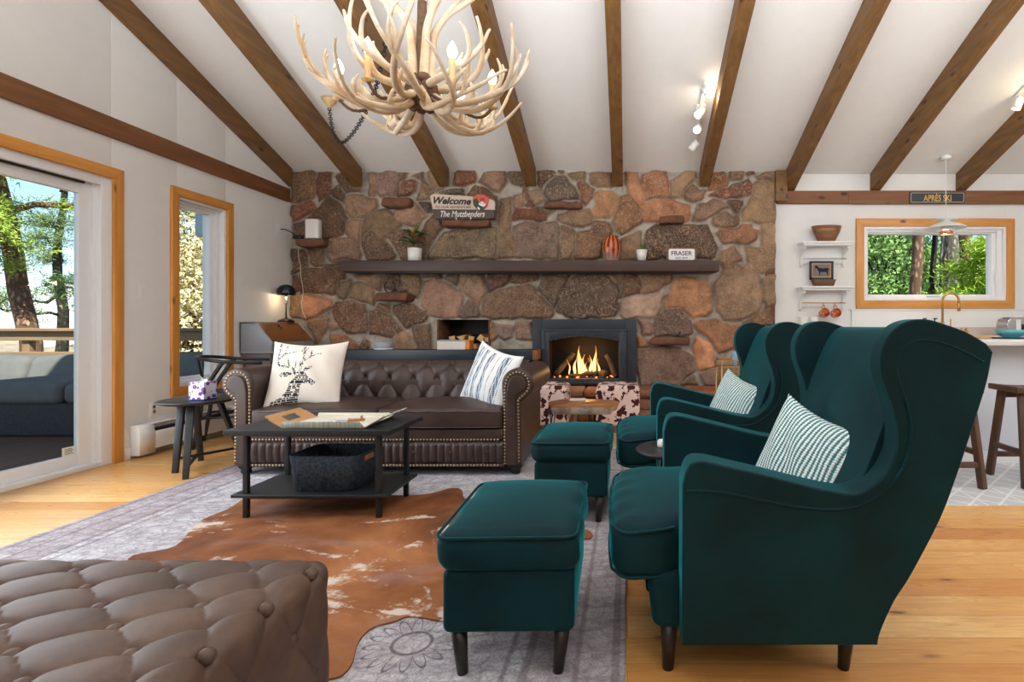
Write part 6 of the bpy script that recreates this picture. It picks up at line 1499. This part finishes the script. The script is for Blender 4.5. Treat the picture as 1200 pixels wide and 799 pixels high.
# ceiling spot bars
def spots(name_label, X, y0, y1, heads, lit):
    t = thing('spot_bar', name_label, 'spotlight', (X,(y0+y1)/2,zc((y0+y1)/2)-.03)); a = Vector((X,y0,zc(y0)-.018)); b_ = Vector((X,y1,zc(y1)-.018))
    m = MB(); m.bar(a, b_, .035, .022); m.bar(a.lerp(b_,.38)+Vector((0,0,.004)), a.lerp(b_,.62)+Vector((0,0,.004)), .085, .022); obj('rail', m, M['white'], t)
    for k, (f, d) in enumerate(heads):
        c = a.lerp(b_, f)+Vector((0,0,-.02)); d = Vector(d).normalized(); e = c+Vector((0,0,-.05))+d*.02
        m = MB(); m.tube([c, c+Vector((0,0,-.05))], .008, 8); m.tube([e-d*.045, e+d*.055], [.034,.040], 18); h_ = obj('spot_head', m, M['white'], t)
        m = MB(); m.tube([e+d*.0545, e+d*.057], .033, 16); obj('lens', m, emis('spot_lens_%s' % ('on' if k in lit else 'off'), (1,.86,.66,1), 14 if k in lit else .6), h_)
    return a, b_
spots('white ceiling spot bar with four heads between two rafters near the fireplace', .70, 4.80, 5.52, [(.02,(.35,-.5,-.55)),(.36,(-.5,-.4,-.6)),(.66,(-.3,-.7,-.5)),(.97,(-.6,.3,-.7))], (0,1,2))
lamp('spot_light', 'POINT', (.78,4.82,zc(4.8)-.16), 2.0, (1,.85,.62), radius=.04)
spots('white ceiling spot bar above the kitchen at the edge of the view', 3.60, 4.97, 4.2, [(.05,(-.3,.2,-.9)),(.5,(.3,.2,-.8)),(.95,(.3,.5,-.8))], (0,))
lamp('spot_light', 'POINT', (3.66,4.7,zc(4.7)-.22), 2.5, (1,.8,.5), radius=.04)
# ------------------------------------------------------------ antler chandelier
def antm():
    m, t = mk('bleached_antler', lin(226,206,176), .5); v = t.coord(); n = t.noise(v, 6, 4, .6); n2 = t.noise(v, 40, 3)
    c = t.ramp(n, [(.3, lin(188,154,112)), (.55, lin(216,198,172)), (.75, lin(230,222,210))]); c = t.mix(t.math('MULTIPLY', t.step(n2, .55, .75), .25), c, lin(150,112,72)); t.color(c); t.bump(n2, .15, .003); return m
ANT = antm(); BURR = plain('brown_antler_burr', lin(96,70,46), .8, var=.4, scale=40, bump=.5, bscale=70)
cc = Vector((-1.03,2.70,2.185)); cd = thing('antler_chandelier', 'large pale antler chandelier with candle bulbs hanging from a chain', 'chandelier', tuple(cc))
def antler(ang, prof, twist, r0, tines, seed, mirror=1, burr=True):
    """main beam runs along the profile (radius, height), swinging round by twist; tines: (t, length, lean out, lean round)"""
    q = random.Random(seed)
    pts = []
    P2 = spl([(p[0], p[1]) for p in prof], 5); n = len(P2)-1
    for i, p in enumerate(P2):
        a = ang+twist*(i/n)**1.3; pts.append(cc+Vector((p.x*math.cos(a), p.x*math.sin(a), p.y)))
    rad = [r0*.80*(1-.80*(i/n)**1.5)+.003 for i in range(n+1)]
    mb = MB(); mb.tube(pts, rad, 9)
    for (t_, L, o_, s_) in tines:
        i = int(t_*n); p = pts[i]; fw = (pts[min(i+1, n)]-pts[i-1]).normalized(); a = ang+twist*t_
        rad_v = Vector((math.cos(a), math.sin(a), 0)); tan_v = Vector((-math.sin(a), math.cos(a), 0))
        d = (Vector((0,0,1))*.9+rad_v*o_+tan_v*s_*mirror).normalized()
        m1 = p+(fw*.5+d*.5).normalized()*L*.32; m2 = p+d*L*.66+fw*L*.14; e = p+d*L-rad_v*.03*o_
        tp = spl([p, m1, m2, e], 4); k = len(tp)-1; mb.tube(tp, [rad[i]*.80*(1-.86*(j/k)**1.2)+.0025 for j in range(k+1)], 8)
    return mb, pts[0], pts[1]
q = random.Random(17)
def addant(*a, **k):
    mb, p0, p1 = antler(*a, **k); o = obj('antler', mb, ANT, cd)
    mb = MB(); d = (p1-p0).normalized(); mb.tube([p0-d*.018, p0-d*.006, p0+d*.012, p0+d*.03], [.014,.032,.030,.020], 10); obj('burr', mb, BURR, o)
for i in range(10):      # outer bowl
    a = 2*PI*i/10+.12; s_ = 1 if i % 2 else -1
    addant(a, [(.06,-.02),(.16,-.075),(.29,-.085),(.41,-.035),(.50,.055),(.535+.02*q.random(),.17+.07*q.random())], .55*s_, .021, [(.34,.13,.25,.35),(.52,.20,.30,.30),(.68,.19,.35,-.25),(.82,.13,.3,.4)], i, s_)
for i in range(8):       # lower, shallower ring
    a = 2*PI*i/8+.4; s_ = -1 if i % 2 else 1
    addant(a, [(.05,-.05),(.12,-.11),(.22,-.135),(.33,-.115),(.42,-.06),(.50,.03)], .8*s_, .019, [(.30,.10,.2,-.4),(.48,.14,.5,.4),(.66,.13,.5,-.4)], 40+i, s_)
for i in range(6):       # inner ring that stands up
    a = 2*PI*i/6+.25; s_ = 1 if i % 2 else -1
    addant(a, [(.05,.02),(.13,.03),(.22,.05),(.30,.11),(.34,.20),(.35,.30)], .7*s_, .022, [(.35,.16,.4,.5),(.58,.17,.2,-.45)], 70+i, s_)
for i in range(4):       # crown round the stem
    a = 2*PI*i/4+.6; s_ = 1 if i % 2 else -1
    addant(a, [(.035,.06),(.045,.18),(.06,.31),(.13,.42),(.25,.50),(.36,.60)], .6*s_, .025, [(.45,.26,.7,.3),(.66,.24,.9,-.3),(.80,.16,.4,.5)], 90+i, s_)
obj('stem', MB().tube([cc+Vector((0,0,-.06)), cc+Vector((0,0,.46))], [.035,.022], 12), BURR, cd)
obj('hub', MB().ball(cc+Vector((0,0,-.03)), .075, (1,1,.6), 16, 10), BURR, cd)
BG = emis('candle_bulb', (1,.86,.66,1), 10); SLV = plain('tan_candle_sleeve', lin(206,172,122), .6, var=.08)
bulbs = [(431,55,2.52),(397,80,2.73),(530,60,2.55),(577,92,2.85),(470,104,3.05),(540,112,3.06)]
for px, py, Y in bulbs:
    x, z = XZ(px,py,Y); c = Vector((x,Y,z))
    m = MB(); m.lathe([(0,-.165),(.012,-.165),(.030,-.155),(.028,-.150),(.0145,-.148),(.0145,-.035),(0,-.035)], c, 14); cn = obj('candle', m, SLV, cd)
    m = MB(); m.lathe([(.0,-.038),(.011,-.036),(.020,-.018),(.0235,0),(.018,.020),(.007,.040),(0,.05)], c, 16); obj('bulb', m, BG, cn)
    m = MB(); m.tube(spl([c+Vector((0,0,-.16)), c.lerp(Vector((cc.x,cc.y,c.z)),.25)+Vector((0,0,-.22)), cc+Vector((0,0,-.02))+(c-cc)*.15], 5), .008, 8); obj('arm', m, BURR, cd)
    lamp('chandelier_bulb_light', 'POINT', c+Vector((0,0,.0)), .75, (1,.80,.55), radius=.03)
def chain(name_parent, pts, link, rad, mat, nm):
    P = [Vector(p) for p in pts]; D = [0]
    for a, b_ in zip(P, P[1:]): D.append(D[-1]+(b_-a).length)
    m = MB(); k = 0; s_ = 0
    while s_ < D[-1]:
        i = max(j for j in range(len(D)) if D[j] <= s_); i = min(i, len(P)-2); t_ = (s_-D[i])/(D[i+1]-D[i]); c = P[i].lerp(P[i+1], t_); d = (P[i+1]-P[i]).normalized()
        u = d.orthogonal().normalized(); u = Matrix.Rotation((PI/2)*(k % 2)+.4, 3, d) @ u
        m.tube([c+d*math.cos(2*PI*j/10)*link*.72+u*math.sin(2*PI*j/10)*link*.40 for j in range(10)], rad, 5, True); s_ += link*1.02; k += 1
    return obj(nm, m, mat, name_parent)
top = Vector((cc.x+.01,2.72,2.66))
chain(cd, [top, Vector((cc.x+.01,2.72,zc(2.72)-.06))], .034, .0036, M['brass'], 'chain')
obj('canopy', MB().lathe([(.0,-.075),(.015,-.075),(.03,-.06),(.055,-.03),(.065,0),(0,0)], (cc.x+.01,2.72,zc(2.72)+.0), 24), SLV, cd)
hk = Vector((-2.78,5.02,zc(5.02)))
sw_ = thing('swag_chain', 'dark swag chain draped from a tan ceiling hook to the chandelier', 'chain', tuple(hk))
obj('ceiling_hook_plate', MB().lathe([(0,-.085),(.014,-.085),(.02,-.07),(.05,-.035),(.072,0),(0,0)], hk, 24), SLV, sw_)
p0 = hk+Vector((0,0,-.10)); low = Vector((XZ(404,166,4.6)[0],4.6,XZ(0,166,4.6)[1])); p2 = Vector((XZ(430,128,4.1)[0],4.1,XZ(0,128,4.1)[1])); p3 = Vector((XZ(452,50,3.4)[0],3.4,XZ(0,50,3.4)[1])); p4 = Vector((cc.x,2.74,zc(2.72)-.12))
chain(sw_, spl([p0, p0.lerp(low,.45)+Vector((-.02,0,-.09)), low, p2, p3, p4], 8), .034, .0042, M['black'], 'chain')
obj('hook', MB().tube([p0+Vector((0,0,.02)), p0, p0+Vector((.012,0,-.012)), p0+Vector((0,0,-.024))], .005, 6), SLV, sw_)
